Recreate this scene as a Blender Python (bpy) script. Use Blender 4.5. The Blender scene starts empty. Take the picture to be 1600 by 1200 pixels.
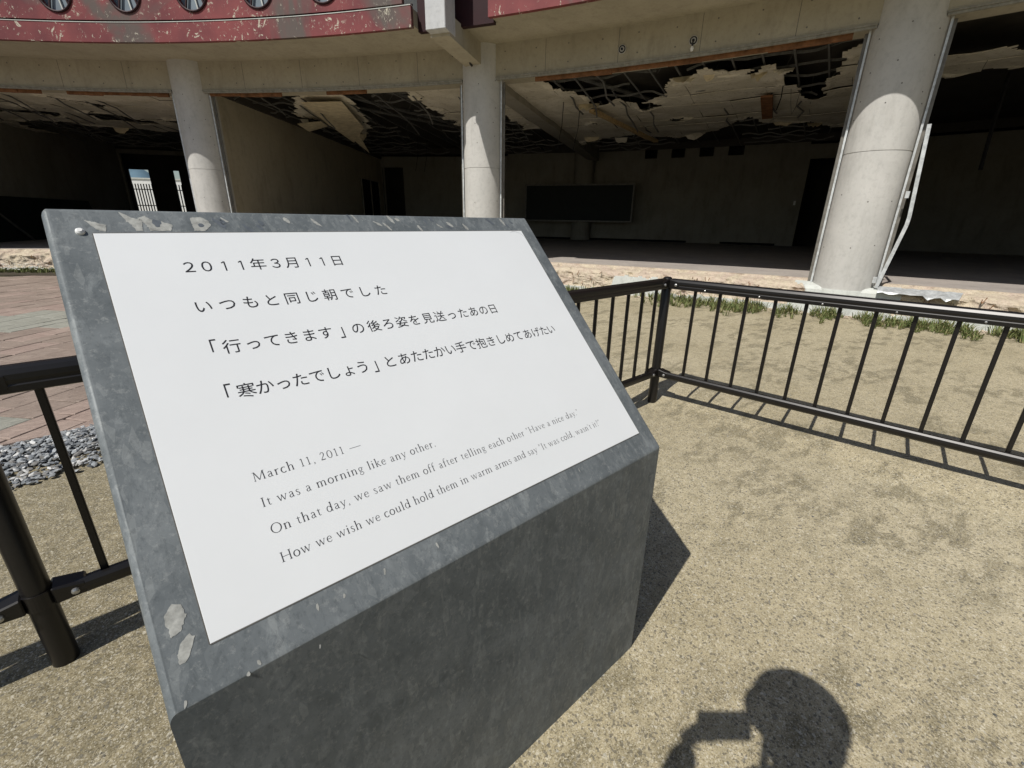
import bpy, bmesh, math, random
from mathutils import Vector, Matrix, noise
R_ = math.radians
scene = bpy.context.scene
COL = scene.collection

# ------------------------------------------------------------ camera, sky, sun
cam_d = bpy.data.cameras.new('camera'); cam = bpy.data.objects.new('camera', cam_d); COL.objects.link(cam)
cam_d.sensor_width = 36.0; cam_d.lens = 705.0 / 1600.0 * 36.0
cam_d.clip_start = 0.02; cam_d.clip_end = 5000
CR = Vector((0.7522, -0.6588, 0.0141)); CF = Vector((0.6227, 0.7032, -0.3428))
CF.normalize(); CR = (CR - CF * CR.dot(CF)).normalized(); CU = CR.cross(CF)
HC = 1.5
cam.matrix_world = Matrix(((CR.x, CU.x, -CF.x, 0), (CR.y, CU.y, -CF.y, 0), (CR.z, CU.z, -CF.z, HC), (0, 0, 0, 1)))
scene.camera = cam

SUN_AZ, SUN_EL = 9.5, 52.0            # light travels toward azimuth 11 deg (from +X toward +Y)
w = bpy.data.worlds.new('World'); scene.world = w; w.use_nodes = True
nt = w.node_tree; nt.nodes.clear()
out = nt.nodes.new('ShaderNodeOutputWorld'); bg = nt.nodes.new('ShaderNodeBackground'); sky = nt.nodes.new('ShaderNodeTexSky')
sky.sky_type = 'NISHITA'; sky.sun_disc = False; sky.sun_elevation = R_(SUN_EL)
sky.sun_rotation = R_(90 - (SUN_AZ + 180)); sky.air_density = 1.0; sky.dust_density = 1.0
bg.inputs[1].default_value = 0.07
nt.links.new(sky.outputs[0], bg.inputs[0]); nt.links.new(bg.outputs[0], out.inputs[0])
sun_d = bpy.data.lights.new('sun', 'SUN'); sun_d.energy = 4.2; sun_d.angle = R_(0.53); sun_d.color = (1.0, 0.955, 0.89)
sun = bpy.data.objects.new('sun', sun_d); COL.objects.link(sun)
SD = Vector((math.cos(R_(SUN_AZ)) * math.cos(R_(SUN_EL)), math.sin(R_(SUN_AZ)) * math.cos(R_(SUN_EL)), -math.sin(R_(SUN_EL))))
sun.rotation_euler = SD.to_track_quat('-Z', 'Y').to_euler()
vs = scene.view_settings; vs.view_transform = 'Standard'; vs.look = 'None'; vs.exposure = 0.12; vs.gamma = 1; vs.use_curve_mapping = False
scene.cycles.max_bounces = 8; scene.cycles.diffuse_bounces = 5; scene.cycles.use_denoising = True

# ------------------------------------------------------------ helpers
def link(o): COL.objects.link(o); return o
def empty(name, label=None, cat=None, group=None, loc=(0, 0, 0), kind=None):
    o = link(bpy.data.objects.new(name, None)); o.location = loc; o.empty_display_size = .1
    tag(o, label, cat, group, kind); return o
def tag(o, label=None, cat=None, group=None, kind=None):
    if label: o['label'] = label
    if cat: o['category'] = cat
    if group: o['group'] = group
    if kind: o['kind'] = kind
    return o
def obj(name, bm, mat, parent=None, smooth=False, recalc=True, kind=None):
    if recalc: bmesh.ops.recalc_face_normals(bm, faces=bm.faces)
    if smooth:
        for e in bm.edges:
            if len(e.link_faces) == 2 and e.calc_face_angle(0) > .5: e.smooth = False
    me = bpy.data.meshes.new(name); bm.to_mesh(me); bm.free()
    for m in (mat if isinstance(mat, (list, tuple)) else [mat]): me.materials.append(m)
    if smooth:
        for p in me.polygons: p.use_smooth = True
    o = link(bpy.data.objects.new(name, me))
    if parent: o.parent = parent; o.matrix_parent_inverse = parent.matrix_world.inverted() if False else Matrix.Translation(-Vector(parent.location)) if parent.type == 'EMPTY' and parent.parent is None else Matrix()
    if kind: o['kind'] = kind
    return o
def pyobj(name, vs_, fs_, mat, parent=None, smooth=False, kind=None):
    me = bpy.data.meshes.new(name); me.from_pydata([tuple(v) for v in vs_], [], fs_); me.update()
    for m in (mat if isinstance(mat, (list, tuple)) else [mat]): me.materials.append(m)
    if smooth:
        for p in me.polygons: p.use_smooth = True
    o = link(bpy.data.objects.new(name, me))
    if parent: o.parent = parent; o.matrix_parent_inverse = Matrix.Translation(-Vector(parent.location)) if parent.parent is None and parent.type == 'EMPTY' else Matrix()
    if kind: o['kind'] = kind
    return o
CX, CY = -15.0, -3.4                    # centre of the curved facade
def PP(R, t, z=0.0): a = R_(t); return Vector((CX + R * math.cos(a), CY + R * math.sin(a), z))
def arcbox(bm, R0, R1, t0, t1, z0, z1, n=None, mi=0):
    if n is None: n = max(1, int(abs(t1 - t0) * R0 * 0.01745 / 0.4))
    rings = []
    for i in range(n + 1):
        t = t0 + (t1 - t0) * i / n
        rings.append([bm.verts.new(PP(R, t, z)) for R, z in ((R0, z0), (R1, z0), (R1, z1), (R0, z1))])
    fs = []
    for i in range(n):
        for k in range(4):
            fs.append(bm.faces.new((rings[i][k], rings[i][(k + 1) % 4], rings[i + 1][(k + 1) % 4], rings[i + 1][k])))
    fs.append(bm.faces.new(rings[0][::-1])); fs.append(bm.faces.new(rings[-1]))
    for f in fs: f.material_index = mi
def hexa(bm, p):                        # 8 corners: bottom 4, top 4
    v = [bm.verts.new(q) for q in p]
    for f in ((0, 3, 2, 1), (4, 5, 6, 7), (0, 1, 5, 4), (1, 2, 6, 5), (2, 3, 7, 6), (3, 0, 4, 7)): bm.faces.new([v[i] for i in f])
def beambox(bm, a, b, wd, ht, upv=Vector((0, 0, 1))):
    a = Vector(a); b = Vector(b); d = (b - a).normalized(); s = d.cross(upv)
    if s.length < 1e-4: s = d.cross(Vector((1, 0, 0)))
    s = s.normalized() * wd / 2; u = s.cross(d).normalized() * ht / 2
    hexa(bm, [a - s - u, a + s - u, b + s - u, b - s - u, a - s + u, a + s + u, b + s + u, b - s + u])
def tube(bm, pts, r, n=10, cap=True):
    pts = [Vector(p) for p in pts]; rings = []
    rr = r if isinstance(r, (list, tuple)) else [r] * len(pts)
    prev = None
    for i, p in enumerate(pts):
        d = (pts[min(i + 1, len(pts) - 1)] - pts[max(i - 1, 0)]).normalized()
        if prev is None:
            s = d.cross(Vector((0, 0, 1)))
            if s.length < 1e-3: s = d.cross(Vector((1, 0, 0)))
        else: s = prev - d * prev.dot(d)
        s.normalize(); prev = s; u = d.cross(s)
        rings.append([bm.verts.new(p + (s * math.cos(2 * math.pi * k / n) + u * math.sin(2 * math.pi * k / n)) * rr[i]) for k in range(n)])
    for i in range(len(rings) - 1):
        for k in range(n): bm.faces.new((rings[i][k], rings[i][(k + 1) % n], rings[i + 1][(k + 1) % n], rings[i + 1][k]))
    if cap: bm.faces.new(rings[0][::-1]); bm.faces.new(rings[-1])
def bevel(bm, w_, seg=2): bmesh.ops.bevel(bm, geom=list(bm.edges), offset=w_, segments=seg, affect='EDGES', profile=.5)
def lathe(bm, c, prof, n=40):
    rings = []
    for r, z in prof: rings.append([bm.verts.new((c[0] + r * math.cos(2 * math.pi * k / n), c[1] + r * math.sin(2 * math.pi * k / n), z)) for k in range(n)])
    for i in range(len(rings) - 1):
        for k in range(n): bm.faces.new((rings[i][k], rings[i][(k + 1) % n], rings[i + 1][(k + 1) % n], rings[i + 1][k]))
    bm.faces.new(rings[0][::-1]); bm.faces.new(rings[-1])

# ------------------------------------------------------------ materials
class Mt:
    def __init__(s, name, rough=.8, metal=0.0, spec=.3):
        s.m = bpy.data.materials.new(name); s.m.use_nodes = True; s.t = s.m.node_tree; s.n = s.t.nodes
        s.b = s.n['Principled BSDF']; s.b.inputs['Roughness'].default_value = rough; s.b.inputs['Metallic'].default_value = metal
        s.b.inputs['Specular IOR Level'].default_value = spec
        s.co = s.n.new('ShaderNodeTexCoord').outputs['Object']
    def L(s, a, b): s.t.links.new(a, b)
    def map(s, scale=(1, 1, 1), rot=(0, 0, 0)):
        m = s.n.new('ShaderNodeMapping'); m.inputs['Scale'].default_value = scale; m.inputs['Rotation'].default_value = rot; s.L(s.co, m.inputs[0]); return m.outputs[0]
    def noise(s, sc, det=4, rough=.55, co=None, dist=0.0):
        m = s.n.new('ShaderNodeTexNoise'); m.inputs['Scale'].default_value = sc; m.inputs['Detail'].default_value = det
        m.inputs['Roughness'].default_value = rough; m.inputs['Distortion'].default_value = dist
        s.L(co or s.co, m.inputs['Vector']); return m.outputs['Fac']
    def vor(s, sc, co=None, out='Color', feat='F1'):
        m = s.n.new('ShaderNodeTexVoronoi'); m.feature = feat; m.inputs['Scale'].default_value = sc; s.L(co or s.co, m.inputs['Vector']); return m.outputs[out]
    def ramp(s, f, stops, interp='LINEAR'):
        m = s.n.new('ShaderNodeValToRGB'); m.color_ramp.interpolation = interp; e = m.color_ramp.elements
        while len(e) < len(stops): e.new(.5)
        for x, (p, c) in zip(e, stops): x.position = p; x.color = (c, c, c, 1) if not isinstance(c, tuple) else (*c, 1)
        s.L(f, m.inputs[0]); return m.outputs[0]
    def mix(s, f, a, b, mode='MIX'):
        m = s.n.new('ShaderNodeMix'); m.data_type = 'RGBA'; m.blend_type = mode
        for i, x in ((0, f), (6, a), (7, b)):
            if isinstance(x, (int, float)): m.inputs[i].default_value = x if i == 0 else (x, x, x, 1)
            elif isinstance(x, tuple): m.inputs[i].default_value = (*x, 1)
            else: s.L(x, m.inputs[i])
        return m.outputs[2]
    def math(s, op, a, b=0.0):
        m = s.n.new('ShaderNodeMath'); m.operation = op
        for i, x in ((0, a), (1, b)):
            if isinstance(x, (int, float)): m.inputs[i].default_value = x
            else: s.L(x, m.inputs[i])
        return m.outputs[0]
    def color(s, c):
        if isinstance(c, tuple): s.b.inputs['Base Color'].default_value = (*c, 1)
        else: s.L(c, s.b.inputs['Base Color'])
    def rough(s, c): s.L(c, s.b.inputs['Roughness'])
    def bump(s, h, strength=.5, dist=.01, prev=None):
        m = s.n.new('ShaderNodeBump'); m.inputs['Strength'].default_value = strength; m.inputs['Distance'].default_value = dist
        s.L(h, m.inputs['Height'])
        if prev: s.L(prev, m.inputs['Normal'])
        s.L(m.outputs[0], s.b.inputs['Normal']); return m.outputs[0]

def m_sand():
    s = Mt('sand', .95, 0, .12)
    big = s.noise(.55, 5, .6, dist=.3); mid = s.noise(16, 6, .72)
    st_ = s.map((1, 2.1, 1), (0, 0, .55))
    patch = s.math('MULTIPLY', s.ramp(s.noise(.9, 3, .5, st_, .2), [(.42, 0.0), (.56, 1.0)]), s.ramp(s.noise(3.6, 10, .70, st_, .25), [(.47, 0.0), (.58, 1.0)]))
    base = s.mix(s.ramp(big, [(.35, 0.0), (.65, 1.0)]), (.405, .35, .225), (.50, .44, .30))
    base = s.mix(s.ramp(patch, [(.04, 0.0), (.85, .72)]), base, (.19, .165, .10))
    base = s.mix(s.ramp(mid, [(.32, .5), (.60, 0.0)]), base, (.20, .175, .11))
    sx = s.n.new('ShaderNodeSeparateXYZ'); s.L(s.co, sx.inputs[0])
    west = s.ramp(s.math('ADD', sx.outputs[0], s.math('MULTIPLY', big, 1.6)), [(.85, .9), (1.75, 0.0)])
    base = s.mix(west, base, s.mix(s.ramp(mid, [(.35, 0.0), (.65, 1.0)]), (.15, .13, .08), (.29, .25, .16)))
    g1 = s.n.new('ShaderNodeSeparateColor'); s.L(s.vor(290), g1.inputs[0]); g2 = s.n.new('ShaderNodeSeparateColor'); s.L(s.vor(130), g2.inputs[0])
    base = s.mix(s.ramp(g1.outputs[0], [(0.0, .75), (.42, 0.0)]), base, s.mix(1.0, base, (.36, .34, .31), 'MULTIPLY'))
    base = s.mix(s.ramp(g1.outputs[1], [(.70, 0.0), (1.0, .38)]), base, (.78, .74, .62))
    base = s.mix(s.ramp(g2.outputs[0], [(.0, .8), (.10, .6), (.13, 0.0)]), base, (.13, .12, .095))
    base = s.mix(s.ramp(g2.outputs[1], [(.95, 0.0), (.98, .35)]), base, (.72, .69, .58))
    s.color(base)
    n1 = s.bump(s.noise(7, 6, .65), .45, .03)
    n2 = s.bump(g1.outputs[0], .35, .003, n1)
    s.bump(s.noise(120, 3, .7), .35, .004, n2)
    return s.m
def m_concrete(name, a, b, spots=True, sc=1.0, rough=.85, dirt=(.1, .09, .07), dirtamt=.5):
    s = Mt(name, rough, 0, .25)
    n1 = s.noise(1.3 * sc, 6, .65, dist=.5); n2 = s.noise(14 * sc, 5, .7); n3 = s.noise(5 * sc, 6, .7, s.map((1, 1, .25)), .4)
    c = s.mix(s.ramp(n1, [(.3, 0.0), (.7, 1.0)]), a, b)
    c = s.mix(s.ramp(n3, [(.52, 0.0), (.72, dirtamt)]), c, dirt)
    c = s.mix(s.ramp(n2, [(.25, .35), (.5, 0.0)]), c, tuple(x * .6 for x in a))
    if spots: c = s.mix(s.ramp(s.vor(26 * sc, out='Distance'), [(.035, .8), (.06, 0.0)]), c, tuple(x * .25 for x in a))
    s.color(c); s.bump(n2, .25, .01); return s.m
def m_galv():
    s = Mt('galvanised_steel', .55, .1, .2)
    mp = s.map((1, 1, 1)); 
    d = s.n.new('ShaderNodeTexNoise'); d.inputs['Scale'].default_value = 9; s.L(s.co, d.inputs['Vector'])
    mixv = s.n.new('ShaderNodeVectorMath'); mixv.operation = 'MULTIPLY_ADD'
    s.L(d.outputs['Color'], mixv.inputs[0]); mixv.inputs[1].default_value = (.09, .09, .09); s.L(s.co, mixv.inputs[2])
    st = s.n.new('ShaderNodeMapping'); st.inputs['Scale'].default_value = (1, .45, .45); st.inputs['Rotation'].default_value = (0, .3, .35); s.L(mixv.outputs[0], st.inputs[0])
    v = s.vor(48, st.outputs[0]); sep = s.n.new('ShaderNodeSeparateColor'); s.L(v, sep.inputs[0])
    n = s.noise(5, 8, .7, dist=.4); n2 = s.noise(70, 6, .75)
    c = s.mix(s.ramp(n, [(.3, 0.0), (.7, 1.0)]), (.092, .106, .112), (.188, .207, .213))
    c = s.mix(s.ramp(sep.outputs[0], [(.75, 0.0), (1.0, .14)]), c, (.30, .325, .325))
    c = s.mix(s.ramp(sep.outputs[1], [(.6, 0.0), (1.0, .25)]), c, (.075, .088, .095))
    fl = s.n.new('ShaderNodeSeparateColor'); s.L(s.vor(95, s.map((1, .32, .32), (0, .5, .45))), fl.inputs[0])
    c = s.mix(s.ramp(fl.outputs[0], [(.93, 0.0), (.97, .16)]), c, (.38, .40, .385))
    c = s.mix(s.ramp(s.noise(30, 8, .8, s.map((1, .45, .45), (0, .2, .2)), .5), [(.52, 0.0), (.68, .45)]), c, (.29, .315, .315))
    c = s.mix(s.ramp(n2, [(.54, 0.0), (.68, .45)]), c, (.32, .335, .325))
    c = s.mix(s.ramp(s.noise(110, 5, .75, s.map((1, .6, .6))), [(.34, .45), (.48, 0.0)]), c, (.07, .08, .085))
    s.color(c); s.rough(s.ramp(sep.outputs[2], [(0, .45), (1, .6)]))
    return s.m
def m_splash():
    s = Mt('zinc_bloom', .6, .1, .3); n = s.noise(60, 4, .6, s.map((1, .3, .3)))
    s.color(s.mix(n, (.30, .32, .31), (.55, .56, .52))); return s.m
def m_plain(name, c, rough=.6, metal=0.0, spec=.4, var=.25, sc=8, bump=0.0):
    s = Mt(name, rough, metal, spec); n = s.noise(sc, 5, .65)
    s.color(s.mix(s.ramp(n, [(.3, 0.0), (.7, 1.0)]), tuple(x * (1 - var) for x in c), tuple(min(1, x * (1 + var)) for x in c)))
    if bump: s.bump(s.noise(sc * 6, 4, .7), bump, .01)
    return s.m
def m_redpaint():
    s = Mt('peeling_red_paint', .62, 0, .35)
    n1 = s.noise(1.1, 5, .6); n2 = s.noise(3.6, 8, .72, s.map((1, 1, 1.2)), .9); n3 = s.noise(13, 7, .72, s.map((1.2, 1.2, .7)), 1.2); n4 = s.noise(.45, 4, .6, dist=.6)
    c = s.mix(s.ramp(n1, [(.35, 0.0), (.65, 1.0)]), (.125, .028, .032), (.215, .050, .050))
    c = s.mix(s.ramp(n4, [(.535, 0.0), (.62, .85)]), c, (.085, .082, .07))
    chips = s.math('MAXIMUM', s.math('MULTIPLY', s.ramp(n3, [(.565, 0.0), (.585, 1.0)], 'LINEAR'), s.ramp(n2, [(.53, 0.0), (.60, 1.0)])), s.math('MULTIPLY', s.ramp(s.noise(5.0, 7, .7, dist=1.0), [(.60, 0.0), (.615, 1.0)]), s.ramp(s.noise(1.3, 3, .5), [(.53, 0.0), (.58, .9)])))
    c = s.mix(chips, c, (.50, .47, .37))
    c = s.mix(s.ramp(s.noise(30, 5, .7), [(.70, 0.0), (.74, .6)]), c, (.42, .36, .32))
    s.color(c); s.bump(chips, .4, .006); return s.m
def m_rubble():
    s = Mt('broken_masonry', .95, 0, .1)
    n1 = s.noise(2.2, 6, .7, dist=.8); n2 = s.noise(11, 7, .75, dist=1.0); n3 = s.noise(38, 5, .7)
    c = s.mix(s.ramp(n1, [(.42, 0.0), (.58, 1.0)]), (.56, .49, .37), (.50, .41, .33))
    c = s.mix(s.ramp(n2, [(.3, .55), (.46, 0.0)]), c, (.16, .11, .075))
    c = s.mix(s.ramp(n2, [(.56, 0.0), (.66, .6)]), c, (.60, .54, .44))
    c = s.mix(s.ramp(n3, [(.3, .5), (.48, 0.0)]), c, (.22, .16, .12))
    s.color(c); s.bump(n2, .8, .03, s.bump(n3, .7, .01)); return s.m
def m_ceiling():
    s = Mt('stained_plasterboard', .9, 0, .15)
    n1 = s.noise(1.4, 6, .65, dist=.5); n2 = s.noise(9, 6, .75, dist=1.0)
    c = s.mix(s.ramp(n1, [(.35, 0.0), (.65, 1.0)]), (.55, .51, .40), (.74, .70, .59))
    c = s.mix(s.ramp(n2, [(.56, 0.0), (.66, .6)]), c, (.17, .13, .08))
    c = s.mix(s.ramp(s.noise(24, 6, .75), [(.64, 0.0), (.71, .7)]), c, (.07, .055, .035))
    s.color(c); s.bump(n2, .4, .01); return s.m
def m_paver(name, a, b):
    s = Mt(name, .8, 0, .3); n = s.noise(2.2, 4, .6); g = s.noise(7, 6, .7, s.map((1, 3.2, 1), (0, 0, -.72)), 1.6)
    c = s.mix(s.ramp(n, [(.3, 0.0), (.7, 1.0)]), a, b); c = s.mix(s.ramp(g, [(.35, .5), (.55, 0.0)]), c, tuple(x * .5 for x in a))
    c = s.mix(s.ramp(s.noise(60, 3, .7), [(.6, 0.0), (.75, .3)]), c, (.5, .46, .4))
    s.color(c); s.bump(g, .6, .025); return s.m
def m_attr(name, rough=.85, bump=0):
    s = Mt(name, rough, 0, .3); a = s.n.new('ShaderNodeVertexColor'); a.layer_name = 'col'
    s.color(s.mix(s.ramp(s.noise(60, 4, .6), [(.3, .4), (.6, 0.0)]), a.outputs[0], (.05, .055, .06), 'MIX')); return s.m
def m_grass(name, a, b):
    s = Mt(name, .75, 0, .25); c = s.mix(s.noise(7, 3, .6), a, b); s.color(s.mix(s.ramp(s.noise(28, 3, .6), [(.52, 0.0), (.60, .8)]), c, (.30, .25, .13))); return s.m

SAND = m_sand()
CONC = m_concrete('raw_concrete', (.34, .31, .235), (.42, .385, .30), dirtamt=.25)
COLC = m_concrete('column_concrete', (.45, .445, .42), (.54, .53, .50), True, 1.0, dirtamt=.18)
PIERC = m_concrete('pier_concrete', (.45, .46, .46), (.55, .56, .56), True, 1.0, dirtamt=.3)
PLAST = m_concrete('cream_plaster_partition', (.40, .35, .25), (.48, .43, .32), True, .5, dirtamt=.35)
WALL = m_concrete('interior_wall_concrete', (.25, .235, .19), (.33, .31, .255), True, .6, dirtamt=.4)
DARKC = m_concrete('dark_slab_concrete', (.06, .055, .045), (.10, .09, .075), False, .6)  # darker concrete tone for upper slab, ceiling void and corridor wall
FLOOR = m_concrete('worn_floor', (.30, .27, .25), (.42, .38, .34), False, 1.0, dirtamt=.3)
RUB = m_rubble()
MORT = m_concrete('grey_mortar', (.48, .50, .47), (.58, .60, .56), False, 2.0, dirtamt=.25)
GALV = m_galv(); BLOOM = m_splash()
BLACKM = m_plain('dark_brown_powder_coat', (.0075, .0065, .006), .36, .0, .45, .15, 30)
STEEL = m_plain('bare_steel_bolt', (.45, .45, .44), .35, .8, .5, .1)
PLATE = m_plain('white_enamel_plate', (.69, .712, .715), .42, 0, .4, .025, 2.5)
PEDGE = m_plain('plate_edge', (.10, .095, .085), .7)
INK = m_plain('dark_ink', (.022, .022, .026), .6, 0, .2, .05)
INK2 = m_plain('grey_ink', (.05, .05, .056), .6, 0, .2, .05)
RED = m_redpaint(); MAROON = m_plain('shade_dark_maroon_paint', (.022, .004, .006), .6, 0, .3, .2)  # maroon darkened so its colour carries the parapet recess shade
WOODR = m_plain('rotten_timber', (.20, .095, .045), .85, 0, .2, .5, 6, .4)
WOODY = m_plain('pale_broken_timber', (.45, .33, .17), .85, 0, .2, .3, 9, .3)
ALU = m_plain('weathered_aluminium', (.52, .54, .54), .45, .3, .5, .3, 12, .15)
FLASH = m_plain('dull_flashing', (.27, .26, .22), .6, .1, .3, .3, 12); CEIL = m_ceiling(); CEIL2 = m_plain('torn_paper_face', (.55, .48, .33), .9, 0, .1, .25, 6, .3)
CHAN = m_plain('ceiling_channel_steel', (.16, .16, .15), .5, .3, .4, .3, 20)
BOARD = m_plain('blackboard_face', (.012, .017, .014), .6, 0, .3, .2, 3); BFR = m_plain('blackboard_rail', (.16, .15, .13), .5, .2, .4, .3)
BLK = m_plain('void_black', (.008, .008, .008), .9, 0, .1)
GLASSG = m_plain('grey_pane', (.17, .21, .24), .5, 0, .3, .15, 3)
WHITEP = m_plain('white_paint', (.75, .76, .74), .5, 0, .4, .08)
PAV = [m_paver('brown_paving', (.25, .195, .16), (.33, .265, .22)), m_paver('reddish_paving', (.31, .23, .195), (.38, .30, .25)), m_paver('greenish_paving', (.285, .285, .24), (.35, .35, .30))]
GRAV = m_attr('crushed_stone')
GRASS = m_grass('grass_blades', (.07, .11, .03), (.17, .19, .07)); PETAL = m_plain('white_petals', (.8, .8, .76), .7)
HILLM = m_plain('wooded_hill', (.10, .16, .20), .9, 0, .1, .25, .02)
CABLE = m_plain('black_cable', (.01, .01, .01), .5)
JOINT = m_plain('dark_bedding_sand', (.07, .06, .045), .95, 0, .1, .3, 12)

# ------------------------------------------------------------ ground
def gz(x, y):
    z = 0.0
    if y < 3.0 and x > 3.0:
        k = min(1, max(0, (x - 3.3) / .45)); f = min(1, max(0, (7.0 - x) / 3.0)); f = f * f * (3 - 2 * f); k = k * k * (3 - 2 * k)
        z += .06 * k * f * min(1, (3.0 - y) / .8)
    return z + .012 * noise.noise(Vector((x * .9, y * .9, 0))) * min(1, max(0, math.hypot(x - .5, y - .9) - .8)) * (1 if math.hypot(x, y) < 14 else 0)
def axis(lim0, lim1, step, far):
    a = []; x = lim0
    while x <= lim1 + 1e-6: a.append(x); x += step
    d = step
    lo, hi = lim0, lim1
    while hi < far: d *= 1.6; hi += d; lo -= d; a.append(hi); a.insert(0, lo)
    return a
xs = axis(-3, 12, .15, 1500); ys = axis(-3, 12, .15, 1500)
gv = [(x, y, gz(x, y)) for y in ys for x in xs]; nx = len(xs)
gf = [(j * nx + i, j * nx + i + 1, (j + 1) * nx + i + 1, (j + 1) * nx + i) for j in range(len(ys) - 1) for i in range(nx - 1)]
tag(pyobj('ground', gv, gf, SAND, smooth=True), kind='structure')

# distant hills seen through the far windows
hv = []; hf = []; NH = 160
for i in range(NH + 1):
    a = R_(40 + 90 * i / NH)
    h = 26 + 5.0 * math.exp(-((i / NH * 90 + 40 - 85.75) / .85) ** 2) * 1.1 + 2.5 * noise.noise(Vector((i * .15, 0, 3)))
    h -= 5.0 * math.exp(-((i / NH * 90 + 40 - 83) / 1.2) ** 2)
    for d, z in ((330, -1), (430, h), (700, h * .9), (800, -1)): hv.append((d * math.cos(a), d * math.sin(a), z))
for i in range(NH):
    for k in range(3): hf.append((i * 4 + k, i * 4 + k + 1, (i + 1) * 4 + k + 1, (i + 1) * 4 + k))
tag(pyobj('hills', hv, hf, HILLM, smooth=True), kind='structure')

# ------------------------------------------------------------ school building
B = empty('school_building', 'ruined round concrete school building with red parapet and torn open ceilings', 'building')
TC = [79.8, 63.05, 46.3, 29.6, 12.82, -3.95, -20.7]     # column bearings about the facade centre
TA, TB = 84.0, -24.0
FZ = .55
# foundation / plinth solid and floor
bm = bmesh.new(); arcbox(bm, 25.55, 44.5, TB, TA, .0, FZ - .004, 120); obj('foundation', bm, RUB, B)
bm = bmesh.new(); arcbox(bm, 25.56, 44.4, TB, TA, FZ - .002, FZ, 120); obj('floor', bm, FLOOR, B)
# broken plinth face
PR = [(25.62, FZ + .003), (25.56, FZ + .002), (25.50, FZ - .004), (25.44, .515), (25.36, .50), (25.26, .488), (25.19, .47), (25.15, .44)] + [(25.13 - .003 * k, .44 - .44 * k / 16) for k in range(1, 17)] + [(25.08, -.05)]
pv = []; pf = []; pm = []
NP = 1500; T0, T1 = 66.0, -6.0
def smooth_patch(t, z):
    # mortar skirts left whole around the columns and one grey patch of render
    best = 0
    for tc in TC: best = max(best, 1.0 - max(0, abs(t - tc + .1) - 1.6 - .7 * noise.noise(Vector((t * 3, z * 4, 1)))) / .25)
    best = max(best, 1 - max(0, abs(t - 20.9 + .5 * noise.noise(Vector((t * 4, z * 5, 5)))) - 1.15) / .2 if z < .40 + .05 * noise.noise(Vector((t * 3, 0, 9))) else 0)
    if z < .12 + .06 * noise.noise(Vector((t * 1.3, 0, 2))): best = max(best, .8)
    return max(0, min(1, best))
for i in range(NP + 1):
    t = T0 + (T1 - T0) * i / NP
    for k, (r, z) in enumerate(PR):
        p = PP(r, t, z); sm = smooth_patch(t, z)
        a = (1 - sm)
        ri = r; zi = z
        if 2 <= k < len(PR) - 1:
            q = Vector((p.x, p.y, p.z * 1.6))
            n1 = noise.noise(q * 3.0) * .5 + noise.noise(q * 9.0) * .3 + noise.noise(q * 24.0) * .22
            chip = max(0, noise.noise(q * 6.0 + Vector((7, 3, 1)))) 
            ri = r + a * (.055 * n1 + .10 * chip + .02) - (1 - a) * .012 * (1 if k > 5 else 0)
            zi = z + a * (.028 * n1) * (1 if k < 9 else .4) - a * .04 * chip * (1 if k < 9 else 0)
        pv.append(PP(ri, t, zi)); pm.append(sm)
nk = len(PR)
for i in range(NP):
    for k in range(nk - 1): pf.append((i * nk + k, (i + 1) * nk + k, (i + 1) * nk + k + 1, i * nk + k + 1))
o = pyobj('plinth_face', pv, pf, [RUB, MORT], B)
for i, p in enumerate(o.data.polygons):
    if sum(pm[v] for v in p.vertices) / 4 > .55 and (i % (nk - 1)) >= 3: p.material_index = 1
# columns with a shadow-gap ring
for i, t in enumerate(TC):
    c = PP(25.5, t); bm = bmesh.new()
    lathe(bm, c, [(.46, .44), (.46, 2.575), (.452, 2.578), (.452, 2.588), (.46, 2.591), (.46, 4.62), (.46, 4.93)], 56)
    o = obj('column', bm, COLC, B, smooth=True)
    for p in o.data.polygons:
        if abs(p.normal.z) > .9: p.use_smooth = False
    bm = bmesh.new(); lathe(bm, c, [(.475, -.02), (.475, .425), (.47, .438), (.40, .441)], 48); obj('column_footing', bm, MORT, B, smooth=True)
    bm = bmesh.new()                                     # pour marks: little plugged tie holes
    rr = random.Random(i)
    for zz in (1.2, 1.9, 3.15, 3.75, 4.2, 3.4):
        for kk in range(3):
            a = R_(t + 180 + (-55, 0, 50)[kk] + rr.uniform(-12, 12)); n_ = Vector((math.cos(a), math.sin(a), 0)); p = Vector((c.x, c.y, zz + rr.uniform(-.1, .1))) + n_ * .455
            tube(bm, [p, p + n_ * .0065], .011, 6)
    obj('tie_hole', bm, m_plain('tie_hole_plug', (.14, .13, .12), .9) if i == 0 else bpy.data.materials['tie_hole_plug'], B, kind='stuff')
TIE = bpy.data.materials['tie_hole_plug']
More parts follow.
